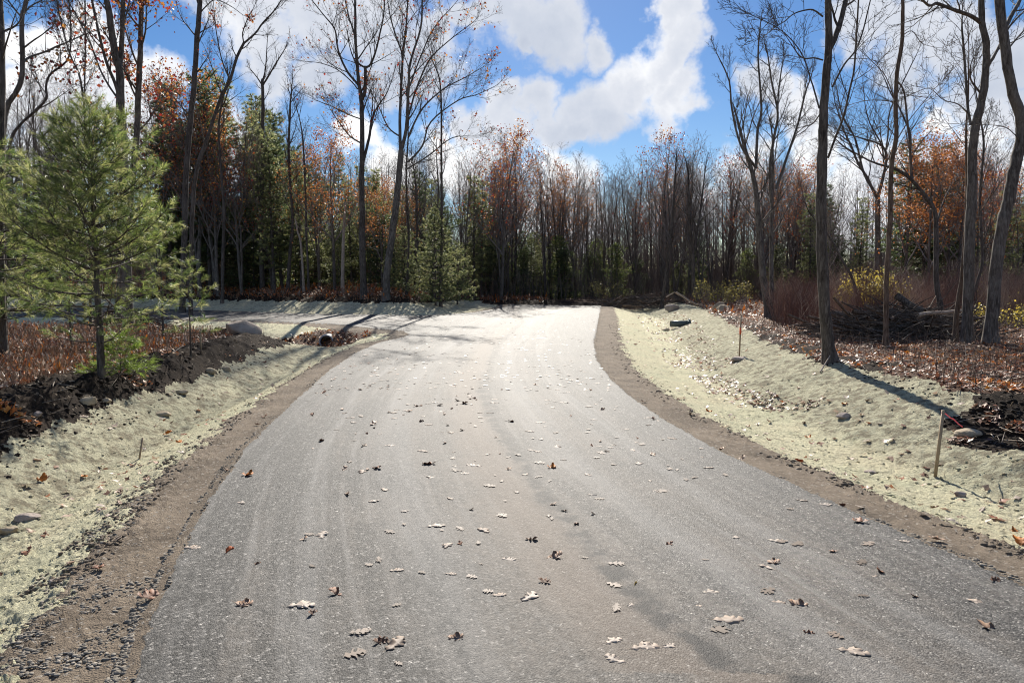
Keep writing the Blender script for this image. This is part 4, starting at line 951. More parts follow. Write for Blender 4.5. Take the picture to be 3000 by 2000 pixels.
# ------------------------------------------------------------------ rocks and boulders
def ico(n=3):
    import bmesh
    bm = bmesh.new(); bmesh.ops.create_icosphere(bm, subdivisions=n, radius=1.0)
    v = np.array([a.co[:] for a in bm.verts]); f = np.array([[a.index for a in q.verts] for q in bm.faces]); bm.free(); return v, f
def n3(p, s, sc): return (fbm(p[:, 0] * sc + p[:, 2] * .7 + 9, p[:, 1] * sc - p[:, 2] * .9 + 9, s, 4) + fbm(p[:, 2] * sc + 5 + p[:, 0] * .3, p[:, 0] * sc + 3, s + 9, 4)) - 1.0
def rock(vx, vy, w_px, hfac, label, seed, mat=None, dfac=.8, name='rock', cat='rock', rotz=0, flat=.0, sink=.25, D=None, shape=None):
    x, y, z = hv(vx, vy)
    if D: y = D; x = atY(vx * V, 816, D)[0]; z = gz(x, y)
    wd = w_px * V / F * y / 2; v, f = ico(4)
    v = v * (1 + .28 * n3(v, seed, 1.3)[:, None] + .07 * n3(v, seed + 3, 5)[:, None])
    for k in range(7):                                       # knock a few flat faces
        rr = random.Random(seed * 17 + k); nrm = np.array(norm((rr.uniform(-1, 1), rr.uniform(-1, 1), rr.uniform(-.4, 1)))); dd = v @ nrm; lim = rr.uniform(.62, .85)
        v = v - np.maximum(0, dd - lim)[:, None] * nrm[None] * .85
    v = v * np.array([wd, wd * dfac, wd * hfac])
    if shape: v = shape(v, wd)
    o = mesh_uniform(name, v, f, mat or M_rock, smooth=True); o.location = (x, y, z + wd * hfac * (1 - 2 * sink) * .9); o.rotation_euler = (0, 0, rotz)
    return tag(o, label, cat)
def bshape(v, w):
    v = v.copy(); v[:, 2] += -.16 * v[:, 0] ; v[:, 0] *= 1 + .12 * np.sign(v[:, 2]) * 0; return v
rock(555, 792, 92, .47, 'large smooth grey-brown boulder beside the culvert hollow', 61, M_boul, .7, 'boulder', 'boulder', shape=bshape, sink=.12, D=20.2)
rock(1662, 722, 34, .62, 'rounded tan boulder in front of its twin at the edge of the leaf litter', 62, M_rockt, .8, 'boulder', 'boulder', sink=.12, D=32.6)
rock(1654, 716, 34, .70, 'tan boulder half hidden behind its twin at the edge of the leaf litter', 63, M_rockt, .7, 'boulder', 'boulder', sink=.08, D=33.6)
rock(2222, 1000, 70, .34, 'flat tan stone half buried in the bank beside the near stake', 64, M_rockt, .7, rotz=.3)
rock(1937, 960, 34, .5, 'small mossy stone alone on the pale right bank', 65, M_rock, .8)
rock(1998, 1088, 26, .45, 'small pebble-grey stone in the right-hand ditch', 66, M_rock, .8)
rock(2206, 1140, 26, .7, 'greenish stone at the ditch edge right of the near stake', 67, M_rock, .8)
rock(1700, 828, 44, .3, 'flat stone at the foot of the far stake', 68, M_rock, .6)
rock(1530, 760, 18, .5, 'little tan stone in the pale right-hand ditch near the plastic pipe', 69, M_rockt, .8)
rock(200, 930, 42, .55, 'rounded tan stone lying against the left dark soil bank', 71, M_rockt, .8, rotz=.5)
rock(242, 925, 26, .5, 'small tan stone just right of the rounded one on the left bank', 72, M_rockt, .8)
rock(86, 957, 22, .7, 'pale stone embedded in the dark soil near the left edge', 73, M_rock, .8)
rock(482, 858, 34, .5, 'tan stone at the foot of the soil bank below the thin sapling', 74, M_rockt, .7, rotz=-.4)
rock(520, 852, 30, .45, 'tan stone next to the ditch, nearer the large boulder', 75, M_rockt, .7, rotz=-.4)
rock(415, 905, 34, .35, 'low buried stone at the toe of the left bank', 76, M_rockt, .7)
rock(375, 955, 46, .3, 'flat stone ringed by orange leaves in the left ditch', 77, M_rockt, .6)
rock(60, 1195, 60, .35, 'mossy stone in the verge at the far left', 78, M_rock, .6, rotz=.4)
rock(22, 1225, 52, .4, 'tan stone at the left edge of the photo in the verge', 79, M_rockt, .6)
rock(126, 752, 46, .55, 'angular tan rock slab beyond the left field of weeds', 80, M_rockt, .6, D=24.5)
rock(1545, 700, 34, .6, 'grey mound of rock and roots beside the slim bare tree', 81, M_rock, .6, 'boulder', 'boulder', D=41, sink=.1)
rock(125, 1335, 30, .35, 'flat stone where the verge meets the gravel at lower left', 82, M_rock, .7)

def stump(vx, D, wpx, hpx, label, seed, mat=None):
    rng = random.Random(seed); x = atY(vx * V, 816, D)[0]; z = gz(x, D); r = wpx * V / F * D / 2; h = hpx * V / F * D
    root = empty('tree_stump', (x, D, z), label, 'stump'); T = Tubes(); T.add([(0, 0, -.1), (0, 0, .12 * h), (0, 0, h * .5), (.02, 0, h)], [r * 1.35, r * 1.1, r * .95, r * .92], 12); T.build('trunk', mat or M_bark, root)
    k = 12; v = [(0, 0, h + .01)] + [(math.cos(i / k * 6.283) * r * .9 * rng.uniform(.94, 1), math.sin(i / k * 6.283) * r * .9, h + rng.uniform(-.01, .012)) for i in range(k)]
    mesh_uniform('cut_face', v, [(0, 1 + i, 1 + (i + 1) % k) for i in range(k)], M_wood, root); return root
stump(503, 21.5, 32, 24, 'short dark stump left of the large grey-brown boulder', 1, M_barkd)
stump(205, 24.2, 20, 26, 'low grey stump beside the angular tan rock slab', 2)
stump(1428, 49.5, 30, 10, 'pale-topped stump on the debris ridge right of the road end', 3)

# ------------------------------------------------------------------ stakes, culvert, pipe
def box(name, c, d, mat, parent=None, taper=0):
    x, y, z = (k / 2 for k in d); t = 1 - taper
    v = [(-x, -y, 0), (x, -y, 0), (x, y, 0), (-x, y, 0), (-x * t, -y * t, 2 * z), (x * t, -y * t, 2 * z), (x * t, y * t, 2 * z), (-x * t, y * t, 2 * z)]
    v = [(a + c[0], b + c[1], e + c[2]) for a, b, e in v]
    return mesh_uniform(name, v, [(3, 2, 1, 0), (4, 5, 6, 7), (0, 1, 5, 4), (1, 2, 6, 5), (2, 3, 7, 6), (3, 0, 4, 7)], mat, parent)
def ribbon(root, z0, pts, w=.013, mat=None):
    v = []; 
    for i, (x, y, z) in enumerate(pts): v += [(x, y, z0 + z), (x, y + .004, z0 + z - w)]
    f = [(2 * i, 2 * i + 2, 2 * i + 3, 2 * i + 1) for i in range(len(pts) - 1)]
    o = mesh_uniform('flagging_ribbon', v, f, mat or M_pink, root)
    sm = o.modifiers.new('thickness', 'SOLIDIFY'); sm.thickness = .0015
def stake(vx, vy, hpx, label, D=None, lean=(0, 0), rib=None, w=.034, paint=None, group=None):
    x, y, z = hv(vx, vy)
    if D: y = D; x = atY(vx * V, 816, D)[0]; z = gz(x, y)
    H = hpx * V / F * y; root = empty('survey_stake', (x, y, z), label, 'stake', group); root.rotation_euler = (lean[0], lean[1], .3)
    box('lath', (0, 0, -.1), (w, .018, H + .1), M_stake, root)
    if paint: box('painted_band', (0, 0, H * paint), (w + .006, .024, H * .16), M_orange, root)
    if rib: ribbon(root, H - .03, rib)
stake(2148, 1097, 157, 'wooden survey stake with a pink ribbon blowing to the right', None, (0, .09), [(-.02, 0, .01), (.03, -.01, .0), (.09, -.02, -.04), (.14, -.01, -.05), (.20, -.03, -.10), (.27, -.02, -.13)], .03)
stake(1698, 821, 95, 'thin reddish survey stake with an orange band on the far right bank', None, (0, .02), [(-.03, 0, -.3), (.03, -.02, -.33), (.05, -.02, -.42), (.045, -.02, -.5)], .03, .55)
stake(320, 1055, 50, 'short pale stake leaning in the left verge', None, (-.2, .15), None, .02)
stake(462, 805, 44, 'short wooden stake beside the thin sapling', None, (0, 0), None, .03)
def culvert():
    x, y = PIPE; r = .22
    root = empty('culvert_pipe', (x, y, -.43), 'black corrugated culvert pipe opening in the leaf-filled hollow', 'pipe')
    root.rotation_euler = (0, 0, .12)
    prof_ = []; L = 3.2; n = 64
    for i in range(n + 1): prof_.append((i / n * L, r + (.022 if (i // 2) % 2 else 0)))
    inner = [(t, r - .02) for t in (L, 1.5, .01)]
    pr = prof_ + inner; k = 28; v = []
    for t, q in pr:
        for j in range(k): a = j / k * 6.283185; v.append((math.cos(a) * q, t, math.sin(a) * q))
    f = [(i * k + j, i * k + (j + 1) % k, (i + 1) * k + (j + 1) % k, (i + 1) * k + j) for i in range(len(pr) - 1) for j in range(k)]
    mesh_uniform('pipe_wall', v, f, M_hdpe, root, smooth=False)
    cp_ = [(math.cos(j / k * 6.2832) * (r - .015), .3, math.sin(j / k * 6.2832) * (r - .015)) for j in range(k)]
    mesh_obj('shade_disc', cp_, list(range(k)), [0], [k], M_hdpe, root)  # added black disc across the bore, stands in for the shade inside the pipe
    pr = [(-.02, r - .025), (-.02, r + .02), (.03, r + .026), (.03, r - .025)]; v = []
    for t, q in pr:
        for j in range(k): a = j / k * 6.283185; v.append((math.cos(a) * q, t, math.sin(a) * q))
    f = [(i * k + j, i * k + (j + 1) % k, ((i + 1) % 4) * k + (j + 1) % k, ((i + 1) % 4) * k + j) for i in range(4) for j in range(k)]
    mesh_uniform('rim', v, f, M_rim, root)
culvert()
def pipe_section():
    x, y, z = hv(1564, 750); r = .125
    root = empty('plastic_pipe', (x, y, z + r * .9), 'short grey-green pipe section with a raised collar lying in the right ditch', 'pipe'); k = 20
    def lathe(name, pr, mat):
        v = [(t, math.cos(j / k * 6.2832) * q, math.sin(j / k * 6.2832) * q) for t, q in pr for j in range(k)]; m = len(pr)
        mesh_uniform(name, v, [(i * k + j, i * k + (j + 1) % k, ((i + 1) % m) * k + (j + 1) % k, ((i + 1) % m) * k + j) for i in range(m) for j in range(k)], mat, root)
    lathe('barrel', [(-.42, r - .02), (-.42, r), (.22, r), (.22, r - .02)], M_pipe2)
    lathe('collar', [(.22, r - .02), (.22, r + .02), (.27, r + .02), (.27, r + .0), (.31, r + .0), (.31, r + .075), (.35, r + .075), (.35, r - .02)], M_pipe2)
    root.rotation_euler = (.1, 0, .08)
pipe_section()

# ------------------------------------------------------------------ brush pile, logs, chips, sticks
def brush_pile(vx0, vx1, D, H, n, label, seed, rmax=.05):
    rng = random.Random(seed); xa = atY(vx0 * V, 816, D)[0]; xb = atY(vx1 * V, 816, D)[0]; cx = (xa + xb) / 2; hw = (xb - xa) / 2; z0 = gz(cx, D)
    root = empty('brush_pile', (cx, D, z0), label, 'brush pile'); S = Tubes(); Lg = Tubes()
    for i in range(n):
        u = rng.uniform(-1, 1); x = u * hw; y = rng.gauss(0, .75); top = H * (1 - u * u) ** .6 * math.exp(-y * y / 2.2)
        z = rng.random() * top; L = rng.uniform(.5, 2.6); a = rng.gauss(0, .5); el = rng.gauss(.05, .28); r = rng.uniform(.006, .022) if rng.random() < .85 else rng.uniform(.025, rmax)
        d = (math.cos(a) * math.cos(el), math.sin(a) * math.cos(el), math.sin(el)); p = []
        for k in range(5): p.append((x + d[0] * L * (k / 4 - .5) + rng.uniform(-.04, .04), y + d[1] * L * (k / 4 - .5) + rng.uniform(-.04, .04), max(.02, z + d[2] * L * (k / 4 - .5) + rng.uniform(-.03, .05))))
        (Lg if r > .025 else S).add(p, [r * (1 - .5 * k / 4) for k in range(5)], 5)
    S.build('sticks', M_barkd, root); Lg.build('logs', M_barkb, root)
brush_pile(1945, 2200, 19.5, .72, 900, 'dark heap of cut branches and logs between the slender trunk and the crooked trunk', 91, .07)
brush_pile(1380, 1640, 47, .8, 380, 'low ridge of roots and branches behind the end of the right verge', 92, .08)
brush_pile(220, 330, 24.5, .7, 220, 'small heap of roots and sticks behind the young pine trunk', 93)
def log(p0, p1, r, label, mat, seed=0):
    a = Vector(p0); b = Vector(p1); m = (a + b) / 2; T = Tubes(); n = 6; rng = random.Random(seed)
    pts = [tuple(a.lerp(b, i / n) - m + Vector((rng.uniform(-.1, .1) * r, rng.uniform(-.1, .1) * r, rng.uniform(-.3, .3) * r))) for i in range(n + 1)]
    T.add(pts, [r * (1 - .3 * i / n) for i in range(n + 1)], 8)
    o = T.build('log', mat); o.location = m; return tag(o, label, 'log')
def vxl(vx, vy, D): return atY(vx * V, vy * V, D)
log(vxl(2060, 680, 20), vxl(2135, 725, 19.4), .10, 'thick dark log slanting out of the top of the brush pile', M_barkd, 1)
log(vxl(2110, 722, 18.2), vxl(2230, 712, 18.0), .05, 'pale thin log resting along the right shoulder of the brush pile', M_snag, 2)
log(vxl(1530, 682, 40.5), vxl(1550, 671, 40.5), .03, 'bent pale stick arching over the grey mound', M_snag, 3)
log(vxl(1552, 671, 40.5), vxl(1600, 700, 40.2), .06, 'long pale pole sloping down right from the grey mound', M_snag, 4)
log(vxl(1992, 905, 10.9), hv(1880, 952), .012, 'pale stick propped against the roots of the large dark trunk', M_snag, 5) if False else None
q0 = hv(1884, 858); log((q0[0], q0[1], q0[2] + .02), (q0[0] + .33, q0[1] + .4, q0[2] + .26), .014, 'pale stick propped against the roots of the large dark trunk', M_snag, 5)

ROT = lambda r, n: r.normal(0, 1, (n, 3))
def sampler(n, vx0, vx1, d0, d1, seed, test):
    r = np.random.default_rng(seed); D = d0 * (d1 / d0) ** r.random(n); x = (r.uniform(vx0, vx1, n) * V - 1500) / F * D
    d = road_dist(x, D); z = zones(x, D, d); k = test(x, D, d, z); x, D, d = x[k], D[k], d[k]
    zr = terr(x, D, True, d); return x, D, np.where(d < 0, zr + .031, zr), d, r
# stones and clods
def stones(name, n, reg_, size, mat, seed, test, label, cat, flat=.6):
    x, y, z, d, r = sampler(n, *reg_, seed, test); m = len(x); v, f = ico(1); nv = len(v)
    s = size * np.minimum(r.lognormal(-.15, .55, m), 2.0)
    Vv = v[None] * (1 + r.uniform(-.28, .28, (m, nv, 1))) * s[:, None, None] * np.stack([r.uniform(.8, 1.5, m), r.uniform(.6, 1.1, m), r.uniform(.35, 1, m) * flat], 1)[:, None, :]
    a = r.uniform(0, 6.28, m); ca, sa = np.cos(a)[:, None], np.sin(a)[:, None]
    X = Vv[:, :, 0] * ca - Vv[:, :, 1] * sa + x[:, None]; Y = Vv[:, :, 0] * sa + Vv[:, :, 1] * ca + y[:, None]; Z = Vv[:, :, 2] + (z + s * .15)[:, None]
    F_ = (f[None] + (np.arange(m) * nv)[:, None, None]).reshape(-1, 3)
    o = mesh_uniform(name, np.stack([X, Y, Z], -1).reshape(-1, 3), F_, mat); return tag(o, label, cat, kind='stuff')
stones('gravel', 90000, (-400, 2800, 2.6, 40), .009, M_gravel, 501, lambda x, y, d, z: (z == 1) & (np.abs(d - .035) < .05 + .05 * (fbm(x * 2, y * 2, 77) > .5)) & (fbm(x * 3, y * 3, 78) > .42), 'loose grey gravel along the edge of the asphalt', 'gravel')
stones('gravel', 30000, (-300, 600, 2.6, 12), .008, M_gravel, 502, lambda x, y, d, z: (x < 0) & (z <= 2) & (z > 0) & (np.abs(d - .6) < .15) & (fbm(x * 2.2, y * 2.2, 79) > .47), 'coarse gravel between the left shoulder and the verge', 'gravel')
stones('gravel', 9000, (-200, 420, 2.6, 4.2), .007, M_gravel, 503, lambda x, y, d, z: (x < 0) & (z == 1) & (fbm(x * 5, y * 5, 80) > .56), 'gravel and chips on the lower left shoulder', 'gravel')
stones('soil_clods', 42000, (-300, 2700, 6, 30), .022, M_clod, 504, lambda x, y, d, z: (z == 3) & ((x < 0) | (y < 12) | (fbm(x, y, 96) > .55)), 'clods of dark soil on the banks', 'soil', .8)
stones('verge_crumbs', 26000, (-300, 2700, 3, 26), .010, M_verge, 505, lambda x, y, d, z: (z == 2) & (fbm(x * 2.5, y * 2.5, 98) > .42), 'crumbs of pale seeded soil on the verges', 'soil', .8)
for q_, (a_q, b_q, d0_, d1_, n_) in enumerate(((0, 700, 2.7, 9, 40000), (700, 1250, 9, 26, 16000), (2000, 2900, 4, 9, 26000), (1700, 2050, 9, 22, 14000))):
    stones('gravel', n_, (a_q, b_q, d0_, d1_), .008, M_gravel, 520 + q_, lambda x, y, d, z: (z == 1) & (d < .05 + .12 * (fbm(x * 1.6, y * 1.6, 77)) ** 1.0), 'loose grey gravel spilling from the edge of the asphalt', 'gravel', .9)
stones('dirt_crumbs', 120000, (-300, 2800, 2.7, 30), .011, M_should, 530, lambda x, y, d, z: (z > 0) & (z < 3) & (np.abs(d - .66) < .22) & (fbm(x * 3, y * 3, 99) > .5), 'clumps of brown dirt where the shoulders meet the verges', 'dirt', .9)
stones('soil_clods', 22000, (-300, 2700, 6, 24), .014, M_clod, 531, lambda x, y, d, z: (z == 2) & ((x < 0) | (y < 13)) & (d > np.where(x < 0, bL(y), bR(y)) - .45 * fbm(x * 2, y * 2, 101) * 1.6) & (y < 21), 'crumbs of dark soil spilled onto the verges', 'soil', .8)
def sticks(n, reg_, seed, test, label, cols, L=(.06, .4), r0=.004, name='fallen_sticks'):
    x, y, z, d, r = sampler(n, *reg_, seed, test); T = Tubes(); rng = random.Random(seed)
    for a, b, c in zip(x, y, z):
        l = rng.uniform(*L); t = rng.uniform(0, 6.28); e = rng.uniform(-.05, .35); q = rng.uniform(.5, 1.6) * r0 * (1 + b * .03)
        T.add([(a, b, c + .01), (a + math.cos(t) * l * .5, b + math.sin(t) * l * .5, c + .015 + l * e * .5), (a + math.cos(t) * l, b + math.sin(t) * l, c + .01 + l * e)], [q, q, q * .6], 3)
    v, f = T.arrays(); rr = np.random.default_rng(seed); cc = np.array(cols)[(np.arange(len(v)) // 9) % len(cols)]
    o = mesh_uniform(name, v, f, M_twigs, tint=cc); tag(o, label, 'sticks', kind='stuff')
sticks(5200, (-300, 2700, 6, 30), 511, lambda x, y, d, z: z == 3, 'sticks and wood chips scattered over the dark soil banks', [(.30,.24,.18), (.16,.12,.09), (.45,.38,.30), (.10,.075,.055)])
sticks(5000, (-300, 2700, 8, 45), 512, lambda x, y, d, z: z == 4, 'twigs lying in the leaf litter', [(.24,.18,.13), (.14,.10,.08), (.34,.28,.22)], (.15, .8))

# ------------------------------------------------------------------ leaf litter that nobody could count
LC = np.array([(.22,.115,.07), (.30,.17,.11), (.38,.27,.20), (.16,.07,.045), (.34,.13,.06), (.45,.35,.28), (.26,.09,.04)])
OC = np.array([(.50,.16,.03), (.42,.12,.03), (.56,.24,.05)])
def litter(name, n, reg_, seed, test, size, label, lift=.02, cols=LC, tilt=.5, orange=None, curl_=(-.5, .9)):
    x, y, z, d, r = sampler(n, *reg_, seed, test); m = len(x); k = 8
    ang = np.arange(k) * 2 * math.pi / k; rad_ = np.where(np.arange(k) % 2 == 0, 1.0, .52)
    s = size * r.uniform(.6, 1.3, m); az = r.uniform(0, 6.28, m)
    lx = np.cos(ang)[None] * rad_ * r.uniform(.8, 1.2, (m, k)) * .62; ly = np.sin(ang)[None] * rad_ * r.uniform(.8, 1.2, (m, k)) * .42
    curl = r.uniform(*curl_, m)[:, None]; lz = curl * (lx ** 2 * .8 + ly ** 2) + r.normal(0, .05 if curl_[1] > .5 else .012, (m, k))
    lx = np.concatenate([np.zeros((m, 1)), lx], 1); ly = np.concatenate([np.zeros((m, 1)), ly], 1); lz = np.concatenate([np.zeros((m, 1)), lz], 1)
    t1 = r.normal(0, tilt, m)[:, None]; t2 = r.normal(0, tilt, m)[:, None]
    lz = lz + lx * np.tan(np.clip(t1, -1.2, 1.2)) * .9 + ly * np.tan(np.clip(t2, -1.2, 1.2)) * .9
    lz -= lz.min(1, keepdims=True) * .8
    c, q = np.cos(az)[:, None], np.sin(az)[:, None]
    X = (lx * c - ly * q) * s[:, None] + x[:, None]; Y = (lx * q + ly * c) * s[:, None] + y[:, None]; Z = lz * s[:, None] + (z + r.uniform(.2, 1, m) * lift)[:, None]
    v = np.stack([X, Y, Z], -1).reshape(-1, 3); tri = np.array([[0, 1 + i, 1 + (i + 1) % k] for i in range(k)])
    F_ = (tri[None] + (np.arange(m) * (k + 1))[:, None, None]).reshape(-1, 3)
    cc = cols[r.integers(0, len(cols), m)] * r.uniform(.7, 1.3, (m, 1))
    if orange is not None:
        o_ = orange(x, y) & (r.random(m) < .75); cc[o_] = OC[r.integers(0, 3, int(o_.sum()))] * r.uniform(.8, 1.2, (int(o_.sum()), 1))
    o = mesh_uniform(name, v, F_, M_litter, tint=np.repeat(cc, k + 1, 0)); return tag(o, label, 'leaves', kind='stuff')
def opatch(x, y): return (fbm(x * .9, y * .9, 91, 3) > .58) | ((np.abs(y - 14.3) < 1.1) & (x > 6.3) & (fbm(x * 1.6, y * 1.6, 92, 2) > .42))
litter('leaf_litter', 56000, (1350, 2800, 7, 50), 601, lambda x, y, d, z: (x > 0) & ((z == 4) | ((z == 3) & (fbm(x * 2, y * 2, 92) > np.interp(y, [9, 13], [.60, .42])))), .068, 'brown and orange leaf litter under the trees on the right', .035, LC, .32, opatch)
litter('leaf_litter', 60000, (-500, 1250, 7, 60), 602, lambda x, y, d, z: (x < 3) & ((z == 4) | ((z == 3) & (fbm(x * 2, y * 2, 92) > .68))), .07, 'rust-coloured leaf litter on the left side', .09, np.concatenate([LC, LC[[0,1,3]]]), .4, opatch)
litter('leaf_litter', 9000, (1320, 2000, 11, 40), 603, lambda x, y, d, z: (x > 0) & (z == 2) & (np.abs(d - 2.4 * bR(y) / 4) < .35 + y * .022 * (fbm(x, y, 93) > .4)) & (fbm(x * 1.5, y * .8, 94) > np.clip(.62 - y * .008, .36, .6)), .09, 'wind-blown leaves gathered along the right-hand ditch', .02, np.concatenate([LC, LC[[2, 5, 5, 2]]]), .25)
litter('leaf_litter', 9500, (-200, 2600, 11.0, 48), 604, lambda x, y, d, z: (z == 0) & (np.random.default_rng(3).random(len(x)) < .55 * (.35 + fbm(x * .8, y * .5, 95))), .075, 'many small fallen leaves on the far part of the road', .004, LC[[0, 2, 1, 5, 5, 0, 6, 2]], .07, None, (-.1, .4))
litter('leaf_litter', 5000, (-300, 2700, 6, 40), 605, lambda x, y, d, z: (z == 2) & (np.random.default_rng(4).random(len(x)) < .35), .085, 'leaves dotted over the pale seeded verges', .01, LC[[0, 1, 2, 4, 5, 5]], .25)
litter('leaf_litter', 2600, (500, 900, 20, 30), 606, lambda x, y, d, z: (z == 4) & (x < -2) & (y < 28), .10, 'orange-brown leaves filling the hollow around the culvert', .03, np.concatenate([LC[[0, 3, 4, 6]], OC]), .4)
def pressed():
    x, y, z, d, r = sampler(5200, -100, 2900, 3.0, 24, 610, lambda x, y, d, z: (z == 0) & (d < -.15) & (np.random.default_rng(6).random(len(x)) < .26 * (y / 12) ** 1.5 * np.where(fbm(x * 2.1, y * 1.6, 96, 3) > .47, 1.5, .5)) & (np.abs(x - .2 - (xl(y) + xr(y)) / 2) < 1.8))
    half = OAK[1:]; out = [(0.0, 0.0)] + half + [(1.0, 0.0)] + [(t, -w_) for t, w_ in half[::-1]]; k = len(out); m = len(x); O = np.array(out)
    P = O[None] * (1 + r.normal(0, .08, (m, k, 2))) * np.stack([np.ones(m), r.uniform(.7, 1.5, m)], 1)[:, None, :] - np.array([.5, 0]); s_ = (r.uniform(.045, .12, m) * np.where(r.random(m) < .25, .6, 1))[:, None]; a = r.uniform(0, 6.28, m)[:, None]
    X = (P[:, :, 0] * np.cos(a) - P[:, :, 1] * np.sin(a)) * s_ + x[:, None]; Y = (P[:, :, 0] * np.sin(a) + P[:, :, 1] * np.cos(a)) * s_ + y[:, None]
    Z = np.full((m, k), .0312) + (np.arange(m) % 7)[:, None] * .0004 + r.random((m, k)) * .002
    cc = np.array([(.24,.18,.135), (.33,.26,.205), (.17,.125,.09), (.28,.22,.175)])[r.integers(0, 4, m)]
    f = np.arange(m * k); o = mesh_obj('leaf_litter', np.stack([X, Y, Z], -1).reshape(-1, 3), f, np.arange(m) * k, np.full(m, k), M_oak, tint=np.repeat(cc, k, 0)); tag(o, 'faint flattened oak leaves pressed into the near asphalt', 'leaves', kind='stuff')
# dry weeds of the left field
def weeds(n, reg_, h, cols, label, seed, test, name='dry_weeds', lf=True):
    x, y, z, d, r = sampler(n, *reg_, seed, test); T = Tubes(); rng = random.Random(seed)
    for a, b, c in zip(x, y, z):
        H = h * rng.uniform(.4, 1.25); lx, ly = rng.gauss(0, .25) * H, rng.gauss(0, .25) * H; w_ = .0028 * (1 + b * .06)
        T.add([(a, b, c), (a + lx * .3, b + ly * .3, c + H * .5), (a + lx, b + ly, c + H)], [w_, w_ * .8, w_ * .4], 3)
    v, f = T.arrays(); cc = np.array(cols)[(np.arange(len(v)) // 9) % len(cols)]; o = mesh_uniform(name, v, f, M_twigs, tint=cc * np.repeat(np.random.default_rng(seed).uniform(.6, 1.4, (len(v) // 9 + 1, 1)), 9, 0)[:len(v)])
    tag(o, label, 'weeds', kind='stuff')
weeds(16000, (-500, 620, 8, 24), .30, [(.22,.13,.075), (.32,.19,.105), (.15,.095,.058), (.44,.34,.22)], 'rust-brown dry weeds covering the field on the left', 701, lambda x, y, d, z: (x < -4) & (z == 4) & (d > 3.7) & (y < 24))
weeds(2500, (1700, 2700, 9, 24), .35, [(.20,.13,.09), (.12,.08,.06), (.30,.22,.15)], 'scattered dry stems standing in the leaf litter on the right', 702, lambda x, y, d, z: (x > 4) & (z == 4))
litter('leaf_litter', 16000, (-500, 620, 8, 24), 607, lambda x, y, d, z: (x < -4) & (z == 4) & (d > 3.7) & (y < 24), .042, 'small rust leaves clinging in the dry weeds on the left', .30, np.concatenate([LC[[0, 3, 0, 6, 0, 1, 2, 5]], OC[:1]]), .9)

weeds(9000, (250, 1560, 37, 60), .34, [(.24,.11,.06), (.34,.17,.08), (.16,.09,.06), (.36,.26,.17)], 'low rust-brown growth on the forest edge behind the side road', 703, lambda x, y, d, z: (x < 2.5) & (z >= 3) & (d > 2.2))
litter('leaf_litter', 16000, (150, 1560, 36, 62), 608, lambda x, y, d, z: (x < 2.5) & (z >= 3), .13, 'rust and orange leaves under the trees behind the side road', .25, np.concatenate([LC[[0, 4, 6, 2]], OC[:2]]), .6)
litter('leaf_litter', 9000, (1500, 2300, 30, 60), 609, lambda x, y, d, z: (x > 2) & (z >= 3), .12, 'leaves covering the debris ridge right of the road end', .12, np.concatenate([LC[[0, 4, 6, 2, 5]], OC[:1]]), .5)
weeds(5000, (1380, 2300, 44, 60), .5, [(.22,.13,.09), (.32,.20,.13), (.15,.10,.08)], 'brown growth on the debris ridge beyond the road end', 704, lambda x, y, d, z: (z >= 3) & (d > 1.0))
# ------------------------------------------------------------------ individual fallen oak leaves
OAK = [(.0,.008),(.10,.035),(.15,.12),(.22,.17),(.28,.13),(.30,.055),(.36,.06),(.42,.20),(.50,.29),(.57,.27),(.56,.16),(.52,.065),(.60,.07),(.66,.21),(.75,.27),(.81,.22),(.77,.12),(.74,.06),(.82,.08),(.89,.16),(.96,.13),(.99,.05)]
def leaf_mesh(kind, seed, col):
    import bmesh
    rng = random.Random(seed); flat_ = seed % 2 == 0; c1, c2 = (.05, .03) if flat_ else (1.1, .6)
    bend = rng.uniform(-.12, .12); bm = bmesh.new(); mid = [bm.verts.new((t, 0, 0)) for t in (0, .2, .4, .6, .8, 1.0)]
    for sg in (1, -1):
        if kind == 'maple': pts = [(t + .25 * w_ * (1 if t > .4 else -1), w_ * 1.45) for t, w_ in OAK]
        else: pts = OAK
        side = [bm.verts.new((t + rng.uniform(-.015, .015), sg * w_ * rng.uniform(.8, 1.2), 0)) for t, w_ in pts[1:]]
        ring = [mid[0]] + side + mid[:0:-1]
        f = bm.faces.new(ring if sg < 0 else ring[::-1])
    bmesh.ops.triangulate(bm, faces=bm.faces[:])
    for v in bm.verts:
        x, y = v.co.x - .5, v.co.y + bend * math.sin(v.co.x * 3.14)
        v.co = (x, y, c1 * (abs(v.co.y) ** 1.6) + c2 * x * x + (.006 if flat_ else .05) * math.sin(9 * x + seed) * (abs(v.co.y) * 3))
    st = [bm.verts.new(q) for q in ((-.5, -.008, c2 * .25), (-.5, .008, c2 * .25), (-.68, .045, c2 * .35 + .02), (-.68, .035, c2 * .35 + .02))]; bm.faces.new(st)
    bm.normal_update(); v = np.array([q.co[:] for q in bm.verts]); bm.verts.index_update()
    F_ = [[q.index for q in f.verts] for f in bm.faces]; bm.free(); v[:, 2] -= v[:, 2].min(); v[:, 2] += .008
    lo = sum(F_, []); st_ = np.cumsum([0] + [len(f) for f in F_[:-1]]); tot = [len(f) for f in F_]
    o = mesh_obj('fallen_leaf', v, lo, st_, tot, M_oak, tint=np.tile(col, (len(v), 1)) * np.random.default_rng(seed).uniform(.85, 1.15, (len(v), 1)))
    o.modifiers.new('thickness', 'SOLIDIFY').thickness = .001
    return o
pressed()
PALE = [(.40,.32,.255), (.46,.385,.32), (.34,.26,.20)]
